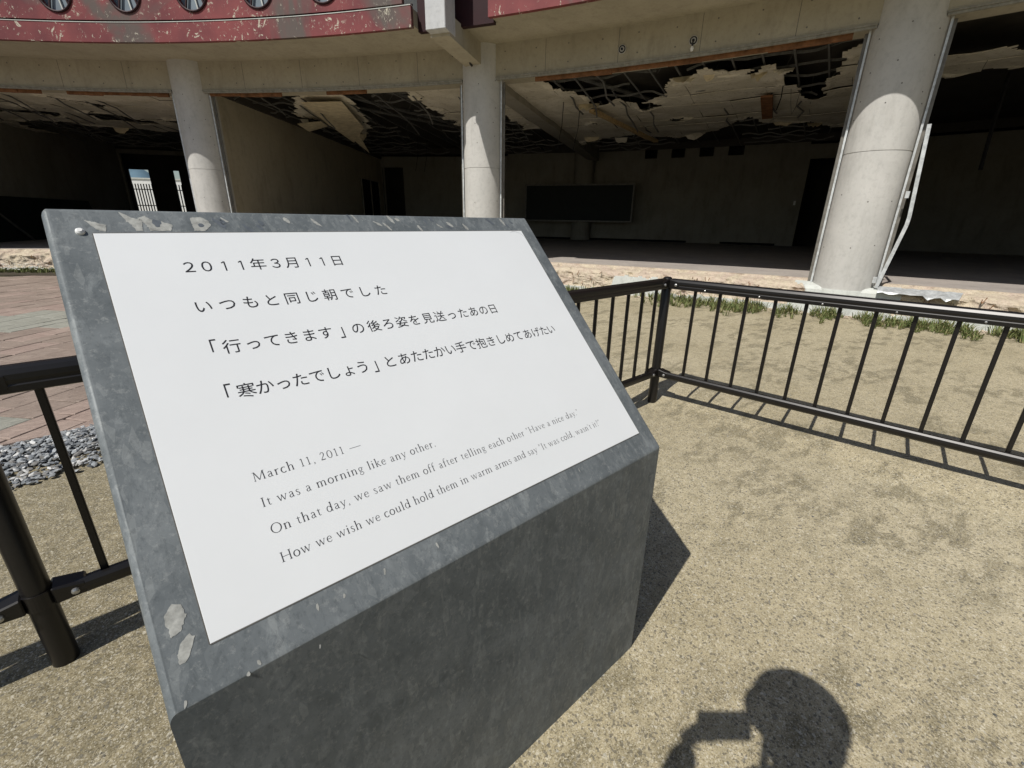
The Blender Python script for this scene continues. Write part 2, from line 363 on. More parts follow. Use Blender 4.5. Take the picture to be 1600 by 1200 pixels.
# beams over the openings
for i in range(len(TC) - 1):
    t0 = TC[i] - 1.0; t1 = TC[i + 1] + 1.0
    bm = bmesh.new(); arcbox(bm, 25.25, 25.85, t0 + .2, t1 - .2, 4.345, 4.93); obj('beam', bm, CONC, B)
    bm = bmesh.new(); arcbox(bm, 25.215, 25.28, t0 + .1, t1 - .1, 4.318, 4.342); arcbox(bm, 25.235, 25.28, t0 + .1, t1 - .1, 4.285, 4.316); obj('head_flashing', bm, FLASH, B)
    bm = bmesh.new(); rr = random.Random(i + 20); t = t0 - .1
    while t > t1 + .2:
        dt = rr.uniform(.5, 1.8)
        if rr.random() < (.55 if i in (2,) else .8): arcbox(bm, 25.33 + rr.uniform(0, .03), 25.40, t, max(t1, t - dt), 4.215 + rr.uniform(0, .03), 4.342, 3)
        t -= dt
    if len(bm.verts): obj('timber_head', bm, WOODR, B)
    bm = bmesh.new(); t = TC[i] - 1.35
    while t > TC[i + 1] + 1.2:
        for zz in (4.47, 4.79):
            p = PP(25.252, t, zz + rr.uniform(-.02, .02)); n_ = (p - PP(25.9, t, p.z)).normalized(); tube(bm, [p, p + n_ * .006], .014, 6)
        t -= 1.55
    obj('tie_hole', bm, TIE, B, kind='stuff')
    # formwork joints
    bm = bmesh.new()
    for k in range(1, 5):
        tt = TC[i] + (TC[i + 1] - TC[i]) * k / 5
        arcbox(bm, 25.2485, 25.2515, tt, tt - .022, 4.36, 4.92, 1)
    obj('formwork_joint', bm, TIE, B)
# slab soffit, upper slab, roof
bm = bmesh.new(); arcbox(bm, 24.23, 25.86, TB, TA, 4.93, 5.15, 110); obj('balcony_slab', bm, CONC, B)
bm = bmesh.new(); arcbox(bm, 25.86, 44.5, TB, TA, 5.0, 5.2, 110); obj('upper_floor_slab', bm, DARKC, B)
# parapet: lower band, upper panels with round windows
def band(t0, t1):
    bm = bmesh.new(); arcbox(bm, 23.84, 23.93, t0, t1, 4.885, 5.225); obj('parapet_band', bm, RED, B)
    bm = bmesh.new(); arcbox(bm, 23.93, 24.228, t0, t1, 4.93, 5.20); obj('slab_edge', bm, CONC, B)
    bm = bmesh.new(); arcbox(bm, 23.832, 23.93, t0, t1, 5.225, 5.237); obj('drip_edge', bm, MORT, B)
    bm = bmesh.new(); arcbox(bm, 23.90, 23.935, t0, t1, 5.238, 5.268); obj('shadow_gap', bm, MAROON, B)  # groove shadow put into the dark maroon of this strip
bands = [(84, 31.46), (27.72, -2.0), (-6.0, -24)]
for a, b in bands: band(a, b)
PZ0, PZ1 = 5.27, 6.35
def panel_cell(t0, t1, tc, zc, r, parent):
    bm = bmesh.new(); N = 32
    for RR_, flip in ((23.85, 0), (23.95, 1)):
        inner = []; outer = []
        for k in range(N):
            a = 2 * math.pi * k / N; ca, sa = math.cos(a), math.sin(a)
            inner.append((tc + math.degrees(ca * r / RR_), zc + sa * r))
            hw = math.degrees(1) * 0; tx = (t1 - tc) if ca > 0 else (tc - t0); tz = (PZ1 - zc) if sa > 0 else (zc - PZ0)
            mx = min(tx / max(1e-6, abs(ca)) , math.degrees(tz / max(1e-6, abs(sa)) / RR_))
            outer.append((tc + ca * mx, zc + sa * R_(mx) * RR_))
        vi = [bm.verts.new(PP(RR_, *q)) for q in inner]; vo = [bm.verts.new(PP(RR_, *q)) for q in outer]
        for k in range(N): bm.faces.new((vi[k], vi[(k + 1) % N], vo[(k + 1) % N], vo[k]))
        cs = {(t0, PZ0): 0, (t1, PZ0): 0, (t1, PZ1): 0, (t0, PZ1): 0}
        for (ct, cz) in cs:                              # corner triangles
            k = min(range(N), key=lambda k: (outer[k][0] - ct) ** 2 + ((outer[k][1] - cz) * 2.4) ** 2)
            cand = sorted(range(N), key=lambda q: abs(outer[q][0] - ct) * .4 + abs(outer[q][1] - cz))
            cv = bm.verts.new(PP(RR_, ct, cz))
            onx = [q for q in range(N) if abs(outer[q][0] - ct) < 1e-6]; onz = [q for q in range(N) if abs(outer[q][1] - cz) < 1e-5]
            a_ = min(onx, key=lambda q: abs(outer[q][1] - cz)) if onx else k
            b_ = min(onz, key=lambda q: abs(outer[q][0] - ct)) if onz else k
            if a_ != b_: bm.faces.new((vo[a_], cv, vo[b_]))
        if flip:
            for k in range(N): bm.faces.new((pi_[k], pi_[(k + 1) % N], vi[(k + 1) % N], vi[k]))
        pi_ = vi
    bmesh.ops.remove_doubles(bm, verts=bm.verts, dist=1e-5)
    o = obj('parapet_panel', bm, RED, parent)
    # rim, pane and crossing bars of the round window
    c = PP(23.90, tc, zc); er = (PP(24, tc, zc) - c).normalized(); et = Vector((-er.y, er.x, 0)); ez = Vector((0, 0, 1))
    bm = bmesh.new(); tube(bm, [c - er * .06 + (et * math.cos(2 * math.pi * k / 28) + ez * math.sin(2 * math.pi * k / 28)) * (r + .002) for k in range(29)], .022, 6, False)
    rim = obj('round_window', bm, MAROON, B, smooth=True)
    bm = bmesh.new(); vv = [bm.verts.new(c + er * .05 + (et * math.cos(2 * math.pi * k / 28) + ez * math.sin(2 * math.pi * k / 28)) * (r + .01)) for k in range(28)]; bm.faces.new(vv); obj('pane', bm, GLASSG, rim)
    bm = bmesh.new()
    for s_ in (-.17, .17): beambox(bm, c + er * .01 + et * (s_ * 1.4) - ez * r, c + er * .01 + et * (s_ * .3) + ez * r * .9, .03, .03, er)
    obj('window_bar', bm, MAROON, rim)
    bm = bmesh.new(); beambox(bm, c + er * .02 + et * -.05 - ez * r, c + er * .02 + et * .05 + ez * r, .025, .02, er); obj('window_bar', bm, MORT, rim)
tc = 49.7 + 3.46 * 4
while tc > 33:
    panel_cell(tc - 1.73, tc + 1.73, tc, 5.735, .335, B); tc -= 3.46
for (a, b) in ((tc + 1.73, 31.9), (27.72, -2), (-6, -24), (84, 49.7 + 3.46 * 4.5)):
    bm = bmesh.new(); arcbox(bm, 23.85, 23.95, a, b, PZ0, PZ1); obj('parapet_panel', bm, RED, B)
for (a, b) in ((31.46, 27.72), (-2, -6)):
    bm = bmesh.new(); arcbox(bm, 24.10, 24.22, a - .01, b + .01, 4.885, 6.3); obj('parapet_recess', bm, MAROON, B)  # recess shade is in the near-black maroon colour
# second storey wall behind the balcony
bm = bmesh.new(); arcbox(bm, 27.0, 27.2, TB, TA, 5.21, 8.4, 80); obj('upper_wall', bm, COLC, B)
bm = bmesh.new(); arcbox(bm, 24.6, 44.5, TB, TA, 8.4, 8.6, 80); obj('roof', bm, CONC, B)
# cantilever bracket and rising pier at the middle column
def bracket(t, name='bracket_beam'):
    o_ = PP(0, 0); er = (PP(24, t) - PP(23, t)); et = Vector((-er.y, er.x, 0))
    c1 = PP(25.12, t); w2 = .19; c0 = PP(23.60, t)
    bm = bmesh.new(); hexa(bm, [c0 + et * w2 + Vector((0, 0, 4.60)), c0 - et * w2 + Vector((0, 0, 4.60)), c1 - et * w2 + Vector((0, 0, 4.54)), c1 + et * w2 + Vector((0, 0, 4.54)),
                                c0 + et * w2 + Vector((0, 0, 4.935)), c0 - et * w2 + Vector((0, 0, 4.935)), c1 - et * w2 + Vector((0, 0, 4.935)), c1 + et * w2 + Vector((0, 0, 4.935))])
    obj(name, bm, CONC, B)
    p0 = PP(23.42, t); p1 = PP(23.84, t); w3 = .197
    bm = bmesh.new(); hexa(bm, [p0 + et * w3 + Vector((0, 0, 4.655)), p0 - et * w3 + Vector((0, 0, 4.655)), p1 - et * w3 + Vector((0, 0, 4.64)), p1 + et * w3 + Vector((0, 0, 4.64)),
                                p0 + et * w3 + Vector((0, 0, 6.6)), p0 - et * w3 + Vector((0, 0, 6.6)), p1 - et * w3 + Vector((0, 0, 6.6)), p1 + et * w3 + Vector((0, 0, 6.6))])
    bevel(bm, .012, 1); obj('pier', bm, PIERC, B)
    bm = bmesh.new(); a = p0 + et * .27; tube(bm, [p1 + et * .33 + Vector((0, 0, z)) for z in (5.12, 6.3)], .045, 12); obj('rain_pipe', bm, BLACKM, B)
    bm = bmesh.new(); q = PP(24.9, t, 4.543) ; tube(bm, [q + Vector((0, 0, .02)), q - Vector((0, 0, .012)) + er * .05, q - Vector((0, 0, .02)) + er * .12], .022, 6); obj('cut_bolt', bm, BLACKM, B)
bracket(29.75)
# interior walls
def radial_wall(t, R0, R1, z0, z1, th, mat=WALL, name='partition_wall'):
    er = (PP(1, t) - PP(0, t)); et = Vector((-er.y, er.x, 0)) * th / 2; a = PP(R0, t); b = PP(R1, t); bm = bmesh.new()
    hexa(bm, [a + et + Vector((0, 0, z0)), a - et + Vector((0, 0, z0)), b - et + Vector((0, 0, z0)), b + et + Vector((0, 0, z0)), a + et + Vector((0, 0, z1)), a - et + Vector((0, 0, z1)), b - et + Vector((0, 0, z1)), b + et + Vector((0, 0, z1))])
    return obj(name, bm, mat, B)
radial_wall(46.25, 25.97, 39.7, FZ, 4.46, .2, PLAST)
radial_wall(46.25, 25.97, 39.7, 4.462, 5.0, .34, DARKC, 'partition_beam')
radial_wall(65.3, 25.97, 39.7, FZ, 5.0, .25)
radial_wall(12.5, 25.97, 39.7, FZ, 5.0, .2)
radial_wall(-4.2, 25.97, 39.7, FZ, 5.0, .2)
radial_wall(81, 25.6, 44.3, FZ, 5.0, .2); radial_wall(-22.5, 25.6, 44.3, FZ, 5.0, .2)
BW = 39.7
def backwall(segs, z0, z1):
    for a, b in segs:
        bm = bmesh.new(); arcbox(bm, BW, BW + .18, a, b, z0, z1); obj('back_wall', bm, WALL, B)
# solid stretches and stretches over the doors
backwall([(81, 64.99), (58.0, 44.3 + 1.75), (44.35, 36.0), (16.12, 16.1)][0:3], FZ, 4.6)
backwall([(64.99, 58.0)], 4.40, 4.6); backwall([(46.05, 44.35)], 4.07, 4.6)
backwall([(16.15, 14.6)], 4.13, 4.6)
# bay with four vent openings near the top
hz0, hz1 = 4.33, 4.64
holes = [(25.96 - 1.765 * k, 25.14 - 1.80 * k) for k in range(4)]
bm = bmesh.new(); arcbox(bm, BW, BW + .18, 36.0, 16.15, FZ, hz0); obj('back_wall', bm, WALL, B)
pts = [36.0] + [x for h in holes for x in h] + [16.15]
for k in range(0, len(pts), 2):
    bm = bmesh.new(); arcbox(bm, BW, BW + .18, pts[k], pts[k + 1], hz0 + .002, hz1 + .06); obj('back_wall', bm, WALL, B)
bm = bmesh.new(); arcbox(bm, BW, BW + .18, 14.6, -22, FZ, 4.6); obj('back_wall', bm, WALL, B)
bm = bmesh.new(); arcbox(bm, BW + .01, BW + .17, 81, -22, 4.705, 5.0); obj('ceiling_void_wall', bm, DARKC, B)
# corridor outer wall with windows
OW = 42.5
WN = [(66.2, 64.84), (63.27, 62.79)]
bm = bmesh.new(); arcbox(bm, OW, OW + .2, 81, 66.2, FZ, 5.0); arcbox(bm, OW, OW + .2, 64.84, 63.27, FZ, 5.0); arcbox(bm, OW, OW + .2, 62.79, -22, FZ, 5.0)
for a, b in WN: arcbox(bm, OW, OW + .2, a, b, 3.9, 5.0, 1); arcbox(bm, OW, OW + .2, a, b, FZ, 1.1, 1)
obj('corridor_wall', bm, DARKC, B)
for a, b in WN:
    bm = bmesh.new(); arcbox(bm, OW + .05, OW + .1, a, a - .05, 1.1, 3.9, 1); arcbox(bm, OW + .05, OW + .1, b + .05, b, 1.1, 3.9, 1); arcbox(bm, OW + .05, OW + .1, a, b, 3.86, 3.9, 1); obj('window_frame', bm, BLACKM, B)
# interior columns and ceiling beams
for t in (30.1, 13.2, 47.0):
    bm = bmesh.new(); lathe(bm, PP(39.45, t), [(.5, FZ), (.5, 4.7)], 32); obj('interior_column', bm, WALL, B, smooth=True)
for t in (29.45,): radial_wall(t, 25.86, 39.6, 4.28, 5.0, .45, WALL, 'ceiling_beam')
# partition opening, its darkness painted as a near-black sheet; door frames
er = PP(1, 46.25) - PP(0, 46.25); et = Vector((-er.y, er.x, 0))
bm = bmesh.new(); a = PP(36.3, 46.25) - et * .12; b = PP(38.9, 46.25) - et * .12
beambox(bm, (a + b) / 2 + Vector((0, 0, FZ)), (a + b) / 2 + Vector((0, 0, 3.25)), .03, 2.6, er); o = obj('dark_opening_sheet', bm, BLK, B)
for q in (36.3, 37.6, 38.9):
    bm = bmesh.new(); p = PP(q, 46.25) - et * .15; beambox(bm, p + Vector((0, 0, FZ)), p + Vector((0, 0, 3.28)), .07, .05); obj('door_post', bm, WALL, B)
bm = bmesh.new(); arcbox(bm, BW - .02, BW + .02, 16.15, 16.0, FZ, 4.13, 1); arcbox(bm, BW - .02, BW + .02, 14.75, 14.6, FZ, 4.13, 1); arcbox(bm, BW - .02, BW + .02, 16.0, 14.75, 4.05, 4.13, 1); obj('door_frame', bm, WALL, B)
for t in (44.35, 45.95):
    bm = bmesh.new(); arcbox(bm, BW - .02, BW + .02, t, t - .1, FZ, 4.07, 1); obj('door_frame', bm, WALL, B)
bm = bmesh.new(); arcbox(bm, BW - .03, BW, 16.42, 16.30, 2.25, 2.42, 1); obj('light_switch', bm, WHITEP, B)
# skirting debris line along the back wall
bm = bmesh.new(); arcbox(bm, BW - .05, BW - .002, 36, 22.5, FZ, FZ + .09); arcbox(bm, BW - .05, BW - .002, 20.3, 17, FZ, FZ + .09); obj('skirting', bm, BLK, B)

# --- torn suspended ceilings: pieces on a grid, holes cut by ragged masks
def poly_in(p, poly):
    x, y = p; ins = False; j = len(poly) - 1
    for i in range(len(poly)):
        xi, yi = poly[i]; xj, yj = poly[j]
        if (yi > y) != (yj > y) and x < (xj - xi) * (y - yi) / (yj - yi) + xi: ins = not ins
        j = i
    return ins
HOLES_C = [[(25.4, 28.2), (26.2, 27.2), (27.8, 25.6), (28.9, 25.8), (28.3, 24.3), (28.9, 23.9), (28.4, 22.0), (27.0, 21.3), (26.85, 20.0), (26.3, 19.4), (26.9, 18.7), (27.4, 18.0), (26.7, 17.4), (27.5, 16.7), (28.6, 16.6), (29.8, 16.2), (30.2, 15.5), (28.0, 15.0), (26.3, 14.3), (25.4, 14.0)],
           [(28.8, 23.8), (28.85, 22.5), (29.5, 22.4), (29.65, 23.7)],
           [(30.9, 27.0), (31.1, 26.6), (31.4, 26.7), (31.2, 27.2)], [(31.3, 22.5), (31.2, 21.8), (31.5, 21.9), (31.6, 22.6)],
           [(36.5, 29.6), (34.6, 28.8), (34.2, 27.3), (33.6, 25.3), (34.5, 22.8), (33.8, 20.6), (32.3, 19.4), (31.8, 18.5), (32.9, 17.9), (33.2, 16.0), (34.5, 15.0), (34.5, 12.4), (40, 12.4), (40, 30)]]
HOLES_B = [[(25.4, 47), (26.2, 41.4), (28.6, 44.2), (29.3, 43.3), (32.6, 43.5), (30.0, 40.5), (29.2, 40.2), (26.4, 38.5), (25.4, 38.6), (25.4, 34.9), (26.4, 34.7), (30.9, 35.0), (31.2, 33.4), (29.0, 32.6), (29.2, 31.3), (36, 31), (40, 29), (40, 47)]]
HOLES_A = [[(26.5, 56.4), (27.6, 54.4), (27.8, 54.9), (26.8, 56.2)], [(28.6, 62.8), (29.0, 60.0), (29.4, 59.2), (29.7, 59.8), (29.3, 63)], [(28.6, 57.0), (29.6, 54.6), (30.3, 54.6), (29.9, 57.5), (29.2, 57.6)], [(30.6, 61), (31.0, 59.5), (31.7, 57), (32, 55), (31, 50.9), (33, 50), (40, 48), (40, 64), (31, 64)],
           [(29.2, 53.2), (30.2, 51.6), (30.3, 52.4), (29.6, 53.4)], [(26.3, 64), (26.1, 62), (26.6, 60.9), (26.7, 64)], [(27.2, 50), (28, 48.2), (28.2, 48.9)], [(27.9, 60.2), (28.0, 59.4), (28.25, 59.5)]]
def islands(V, F):
    par = list(range(len(V)))
    def find(a):
        while par[a] != a: par[a] = par[par[a]]; a = par[a]
        return a
    for f in F:
        for q in f[1:]: par[find(q)] = find(f[0])
    gr = {}
    for f in F: gr.setdefault(find(f[0]), []).append(f)
    for fs in gr.values():
        ids = sorted({i for f in fs for i in f}); mp = {i: k for k, i in enumerate(ids)}
        yield [V[i] for i in ids], [tuple(mp[i] for i in f) for f in fs]
def ceiling(t0, t1, R0, R1, z, hs, seed, mats=(CEIL,), sag=.022, hang=.07):
    rr = random.Random(seed); pr = 1.82; ptw = .91
    R = R0; row = 0
    while R < R1:
        Rn = min(R1, R + ptw); nt = max(1, round((t0 - t1) * R_(1) * R / pr)); off = (row % 2) * .5
        for c in range(-1, nt + 1):
            a = t0 - (t0 - t1) * (c + off) / nt; b = a - (t0 - t1) / nt; a = min(a, t0); b = max(b, t1)
            if a - b < .2: continue
            tilt = (rr.uniform(-sag, sag), rr.uniform(-sag, sag)); dz = rr.uniform(-.012, .01)
            nr = 12; ntn = max(3, int((a - b) * R_(1) * R / .075)); vs_ = {}; V = []; F = []
            g = .006
            for i in range(nr):
                for j in range(ntn):
                    rc = R + (i + .5) / nr * (Rn - R); tcn = a - (j + .5) / ntn * (a - b); w1 = noise.noise(Vector((rc * 2.2, tcn * .9, seed))) * .22; w2 = noise.noise(Vector((rc * 2.5, tcn * 1.1, seed + 9))) * .5
                    if any(poly_in((rc + w1, tcn + w2), h) for h in hs): continue
                    q = []
                    for (ii, jj) in ((i, j), (i + 1, j), (i + 1, j + 1), (i, j + 1)):
                        if (ii, jj) not in vs_:
                            u = ii / nr; v = jj / ntn
                            rj = R + g + u * (Rn - R - 2 * g); tj = a - math.degrees(g / R) - v * (a - b - 2 * math.degrees(g / R))
                            if 0 < ii < nr and 0 < jj < ntn:
                                rj += .02 * noise.noise(Vector((ii * 1.7, jj * 1.9, seed + row * 5 + c))); tj += .07 * noise.noise(Vector((ii * 1.3, jj * 2.1, seed + row * 3 + c + 50)))
                            zz = z + dz + tilt[0] * (u - .5) + tilt[1] * (v - .5) + .035 * noise.noise(Vector((rj * .9, tj * .35, seed)))
                            # edges near holes curl down
                            if any(poly_in((rj + .09 + w1, tj + w2), h) or poly_in((rj - .09 + w1, tj + w2), h) or poly_in((rj + w1, tj + .3 + w2), h) or poly_in((rj + w1, tj - .3 + w2), h) for h in hs): zz -= hang * max(0, .25 + noise.noise(Vector((rj * 1.7, tj * .8, seed + 3)))) * 1.2
                            vs_[(ii, jj)] = len(V); V.append(PP(rj, tj, zz))
                        q.append(vs_[(ii, jj)])
                    F.append(tuple(q))
            for V2, F2 in islands(V, F):
                if len(F2) < 4: continue
                o = pyobj('ceiling_board', V2, F2, mats[0], B); md = o.modifiers.new('thickness', 'SOLIDIFY'); md.thickness = .012
        R = Rn; row += 1
ceiling(29.1, 12.7, 25.9, 35.4, 4.43, HOLES_C, 3)
ceiling(46.0, 30.3, 25.9, 31.5, 4.43, HOLES_B, 11)
ceiling(65.1, 46.6, 25.9, 33.6, 4.43, HOLES_A, 17)
ceiling(12.2, -3.9, 28.0, 31.0, 4.45, [[(28.0, 12.5), (28.0, 9.5), (28.7, 9.0), (29.2, 6), (28.4, 3), (28, -4), (27, -4), (27, 13)], [(29.6, 12.5), (30.0, 8), (31.2, 8), (31.2, 13)]], 23)
# hanging torn flaps
def flap(pts, mat=CEIL2, name='hanging_flap'):
    bm = bmesh.new(); v = [bm.verts.new(p) for p in pts]; bm.faces.new(v); bmesh.ops.triangulate(bm, faces=bm.faces)
    o = obj(name, bm, mat, B); md = o.modifiers.new('thickness', 'SOLIDIFY'); md.thickness = .012
rr = random.Random(5)
for (R, t, s_) in [(28.55, 25.75, .5), (27.1, 21.0, .45), (26.95, 20.4, .5), (27.0, 19.3, .45), (27.2, 18.8, .4), (27.35, 17.9, .35), (27.3, 17.2, .45), (28.9, 24.6, .3), (28.8, 22.9, .3), (34.0, 26.4, .6), (33.8, 24.3, .5), (34.2, 21.8, .6), (32.6, 19.5, .5), (33.0, 17.2, .6), (33.6, 28.3, .6), (26.6, 14.6, .4),
                   (31.6, 42.6, .8), (31.0, 34.9, .5), (29.2, 32.3, .4), (29.0, 44.1, .5), (30.2, 56.0, .5), (29.5, 60.5, .4), (31.2, 52, .5), (31.3, 58.5, .7), (33.7, 16.2, .7), (34.3, 14.9, .6), (31.0, 50.5, .5)]:
    if rr.random() < .25: continue
    t2 = t + rr.uniform(-.5, .5); w_ = s_ * rr.uniform(.5, 1.3); e = math.degrees(w_ / 2 / R); ln = s_ * rr.uniform(.3, .8); sg = rr.choice((-1, 1)); dr = rr.uniform(.25, .8)
    n_ = rr.randint(5, 8); pts = [PP(R, t2 + e, 4.42), PP(R + .03, t2 - e, 4.42)]
    for q in range(n_):
        u = 1 - 2 * (q + .5) / n_; k = ln * rr.uniform(.35, 1.0) * (1 - .5 * abs(u)); pts.append(PP(R + sg * k * (1 - dr), t2 - u * e * rr.uniform(.8, 1.1), 4.42 - k * dr))
    flap(pts, CEIL2 if rr.random() < .5 else CEIL)
# the long yellow batten hanging in the middle bay, the rusty board, the big board in the next bay
bm = bmesh.new(); beambox(bm, PP(28.9, 26.0, 4.33), PP(33.6, 23.9, 4.18), .16, .07); obj('hanging_batten', bm, WOODY, B)
bm = bmesh.new(); beambox(bm, PP(28.9, 25.75, 4.30), PP(33.0, 24.3, 4.21), .05, .10); obj('hanging_batten', bm, WOODY, B)
bm = bmesh.new(); beambox(bm, PP(29.2, 17.6, 4.36), PP(31.3, 17.75, 4.26), .26, .05); obj('rusty_board', bm, WOODR, B)
flap([PP(26.3, 41.2, 4.30), PP(26.3, 38.7, 4.30), PP(29.3, 40.5, 4.22), PP(30.6, 42.4, 3.98), PP(28.6, 42.3, 4.25)], CEIL2, 'hanging_board')
flap([PP(28.5, 44.1, 4.2), PP(28.8, 42.6, 4.33), PP(29.3, 42.7, 4.3), PP(29.2, 44.1, 4.1)], CEIL2, 'hanging_board')
flap([PP(30.2, 42.3, 4.1), PP(29.5, 41.2, 4.2), PP(31.4, 42.0, 3.75)], CEIL2, 'hanging_board')
# ceiling channels, hangers, pipes in the void
rr = random.Random(8)
for k in range(46):
    t = 12.9 + 1.14 * k
    if 28.3 < t < 30.4 or 45.4 < t < 47.2: continue
    dense = 14 < t < 29
    R0 = 25.9; 
    while R0 < 35:
        L_ = rr.uniform(1.6, 3.6); bend = rr.random() < .35; d = rr.uniform(.1, .5) if bend else 0; bm = bmesh.new()
        pts = [PP(R0 + L_ * s_ / 5, t + rr.uniform(-.15, .15) * bend, 4.475 - d * (s_ / 5) ** 2 * (1 if R0 < 31 else .3)) for s_ in range(6)]
        for a, b in zip(pts, pts[1:]): beambox(bm, a, b, .035, .025)
        obj('ceiling_channel', bm, CHAN, B); R0 += L_ + .02
for R in [26.6 + .9 * k for k in range(13)]:
    for (a, b) in [q for q3 in ((28.6, 12.9), (45.6, 30.4), (63.5, 47)) for q in ((q3[0], q3[0] + (q3[1] - q3[0]) * rr.uniform(.15, .45)), (q3[0] + (q3[1] - q3[0]) * rr.uniform(.5, .7), q3[1] + rr.uniform(0, 3)))]:
        bm = bmesh.new(); n_ = 18; pts = [PP(R, a + (b - a) * s_ / n_, 4.53 + .03 * math.sin(s_ * 1.1 + R * 3) - .12 * max(0, noise.noise(Vector((R, s_ * .3, 2))))) for s_ in range(n_ + 1)]
        for p, q in zip(pts, pts[1:]): beambox(bm, p, q, .03, .04)
        obj('ceiling_channel', bm, CHAN, B)
for k in range(60):
    a = PP(rr.uniform(26, 34), rr.uniform(13.5, 62), 5.0); b = a + Vector((rr.uniform(-.35, .35), rr.uniform(-.35, .35), -rr.uniform(.4, .62)))
    bm = bmesh.new(); tube(bm, [a, (a + b) / 2 + Vector((.03, .02, 0)), b], .008, 4); obj('hanger_rod', bm, CHAN, B)
for (Ra, ta, Rb, tb, z) in ((26.5, 44.5, 35, 34, 4.75), (26.3, 41, 36, 33, 4.7), (26.4, 38.0, 33, 31, 4.72), (26.2, 27.0, 34, 20, 4.7), (27, 62, 34, 50, 4.72)):
    bm = bmesh.new(); tube(bm, [PP(Ra, ta, z), PP(Rb, tb, z - .05)], .05, 8); obj('service_pipe', bm, CHAN, B)
# loose wires from the ceiling
def wire(pts, r=.006, name='loose_wire'):
    bm = bmesh.new(); tube(bm, pts, r, 4); obj(name, bm, CABLE, B)
wire([PP(28.9, 16.6, 4.4), PP(29, 16.5, 4.1), PP(29.05, 16.4, 3.9), PP(29.1, 16.3, 4.05), PP(29.15, 16.25, 4.35)])
wire([PP(28.6, 16.9, 4.5), PP(28.7, 16.9, 4.2), PP(28.7, 17.0, 3.95)], .012)
wire([PP(30, 9.32, 4.45), PP(30, 9.31, 3.6), PP(30.02, 9.27, 3.1), PP(30, 9.24, 2.64)], .035)
wire([PP(30, 8.35, 4.45), PP(30, 8.35, 3.55), PP(30, 8.3, 3.3)], .03)
for (t, R) in ((39.6, 33), (39.2, 33.4), (26.5, 28.6), (27.2, 28.2)): wire([PP(R, t, 4.5), PP(R + .1, t + .1, 3.9), PP(R + .05, t + .3, 3.3)], .01)

# --- jamb strips of the lost windows
def strip(t, R, z0, z1, wd=.035, dp=.07, name='window_jamb', mat=ALU, bulge=None):
    p = [PP(R, t, z) for z in ([z0, z1] if not bulge else bulge)]
    bm = bmesh.new()
    for a, b in zip(p, p[1:]): beambox(bm, a, b, dp, wd, (PP(1, t) - PP(0, t)))
    return obj(name, bm, mat, B)
for t in TC[1:6]:
    for sg in (-1, 1):
        dt = sg * math.degrees(.475 / 25.5)
        strip(t + dt, 25.36, FZ - .06, 4.30, .016, .03)
        strip(t + dt * 1.08, 25.43, FZ - .05, 4.28, .025, .05, mat=BFR)
# the torn-off jamb beside the right column
JB = empty('bent_window_jamb', 'bent pale metal window jamb torn loose beside the right column', 'metal strip', loc=PP(25.2, 11.75, .5))
zs = [(.50, 11.88), (1.50, 11.52), (1.62, 11.51), (2.92, 11.70)]
bm = bmesh.new(); pts = [PP(25.22, t - .12, z) for z, t in zs]; er = PP(1, 11.7) - PP(0, 11.7)
for a, b in zip(pts, pts[1:]): beambox(bm, a, b, .05, .05, er)
obj('jamb_channel', bm, ALU, JB)
bm = bmesh.new()
for z, t in ((.58, 11.86), (1.90, 11.62)): p = PP(25.21, t, z); beambox(bm, p, p + Vector((0, 0, .10)), .05, .02)
obj('fixing_clip', bm, ALU, JB)
# creased sill sheet lying on the plinth
SH = empty('creased_sill_sheet', 'creased white sheet metal sill lying on the broken plinth right of the right column', 'metal sheet', loc=PP(25.2, 10, .5))
bm = bmesh.new(); n_ = 14; L0 = [bm.verts.new(PP(25.02, 11.7 - 2.3 * k / n_, .475 - .003 * k + .006 * math.sin(k * k * 1.1) - (.02 if k in (9, 10, 12) else 0))) for k in range(n_ + 1)]
L1 = [bm.verts.new(PP(25.28, 11.7 - 2.4 * k / n_, .52 + .005 * math.sin(k * k * .7 + 1))) for k in range(n_ + 1)]
L2 = [bm.verts.new(PP(25.0, 11.7 - 2.3 * k / n_, .445 + .012 * math.sin(k * k * 1.3) - (.04 if k in (9, 12) else 0))) for k in range(n_ + 1)]
for k in range(n_): bm.faces.new((L0[k], L0[k + 1], L1[k + 1], L1[k])); bm.faces.new((L2[k], L2[k + 1], L0[k + 1], L0[k]))
o = obj('sheet', bm, ALU, SH); md = o.modifiers.new('thickness', 'SOLIDIFY'); md.thickness = .004
# reinforcing bars and broken tile edges sticking out of the plinth
rr = random.Random(31)
bars = []
for k in range(95):
    t = rr.uniform(4, 27.5) if k < 75 else rr.uniform(52, 62)
    if smooth_patch(t, .35) > .3: continue
    z = rr.uniform(.16, .46); p = PP(25.12, t, z); er = PP(0, t) - PP(1, t); bm = bmesh.new()
    up = Vector((rr.uniform(-.3, .3), rr.uniform(-.3, .3), rr.choice((-1, 1)) * rr.uniform(.4, 1)))
    tube(bm, [p - er * .04, p + er * rr.uniform(.02, .05), p + er * .03 + up * rr.uniform(.05, .13)], .006, 5); obj('rusty_rebar', bm, WOODR, B)
for k in range(7):
    t = rr.uniform(13.8, 19.5); bm = bmesh.new(); L_ = rr.uniform(1.0, 2.4); z = .30 + .03 * rr.random()
    tube(bm, [PP(25.10 + .01 * math.sin(s_ * 2), t + L_ / 2 - L_ * s_ / 6, z + .012 * math.sin(s_ * 1.9 + k)) for s_ in range(7)], .007, 5); obj('rusty_rebar', bm, WOODR, B)
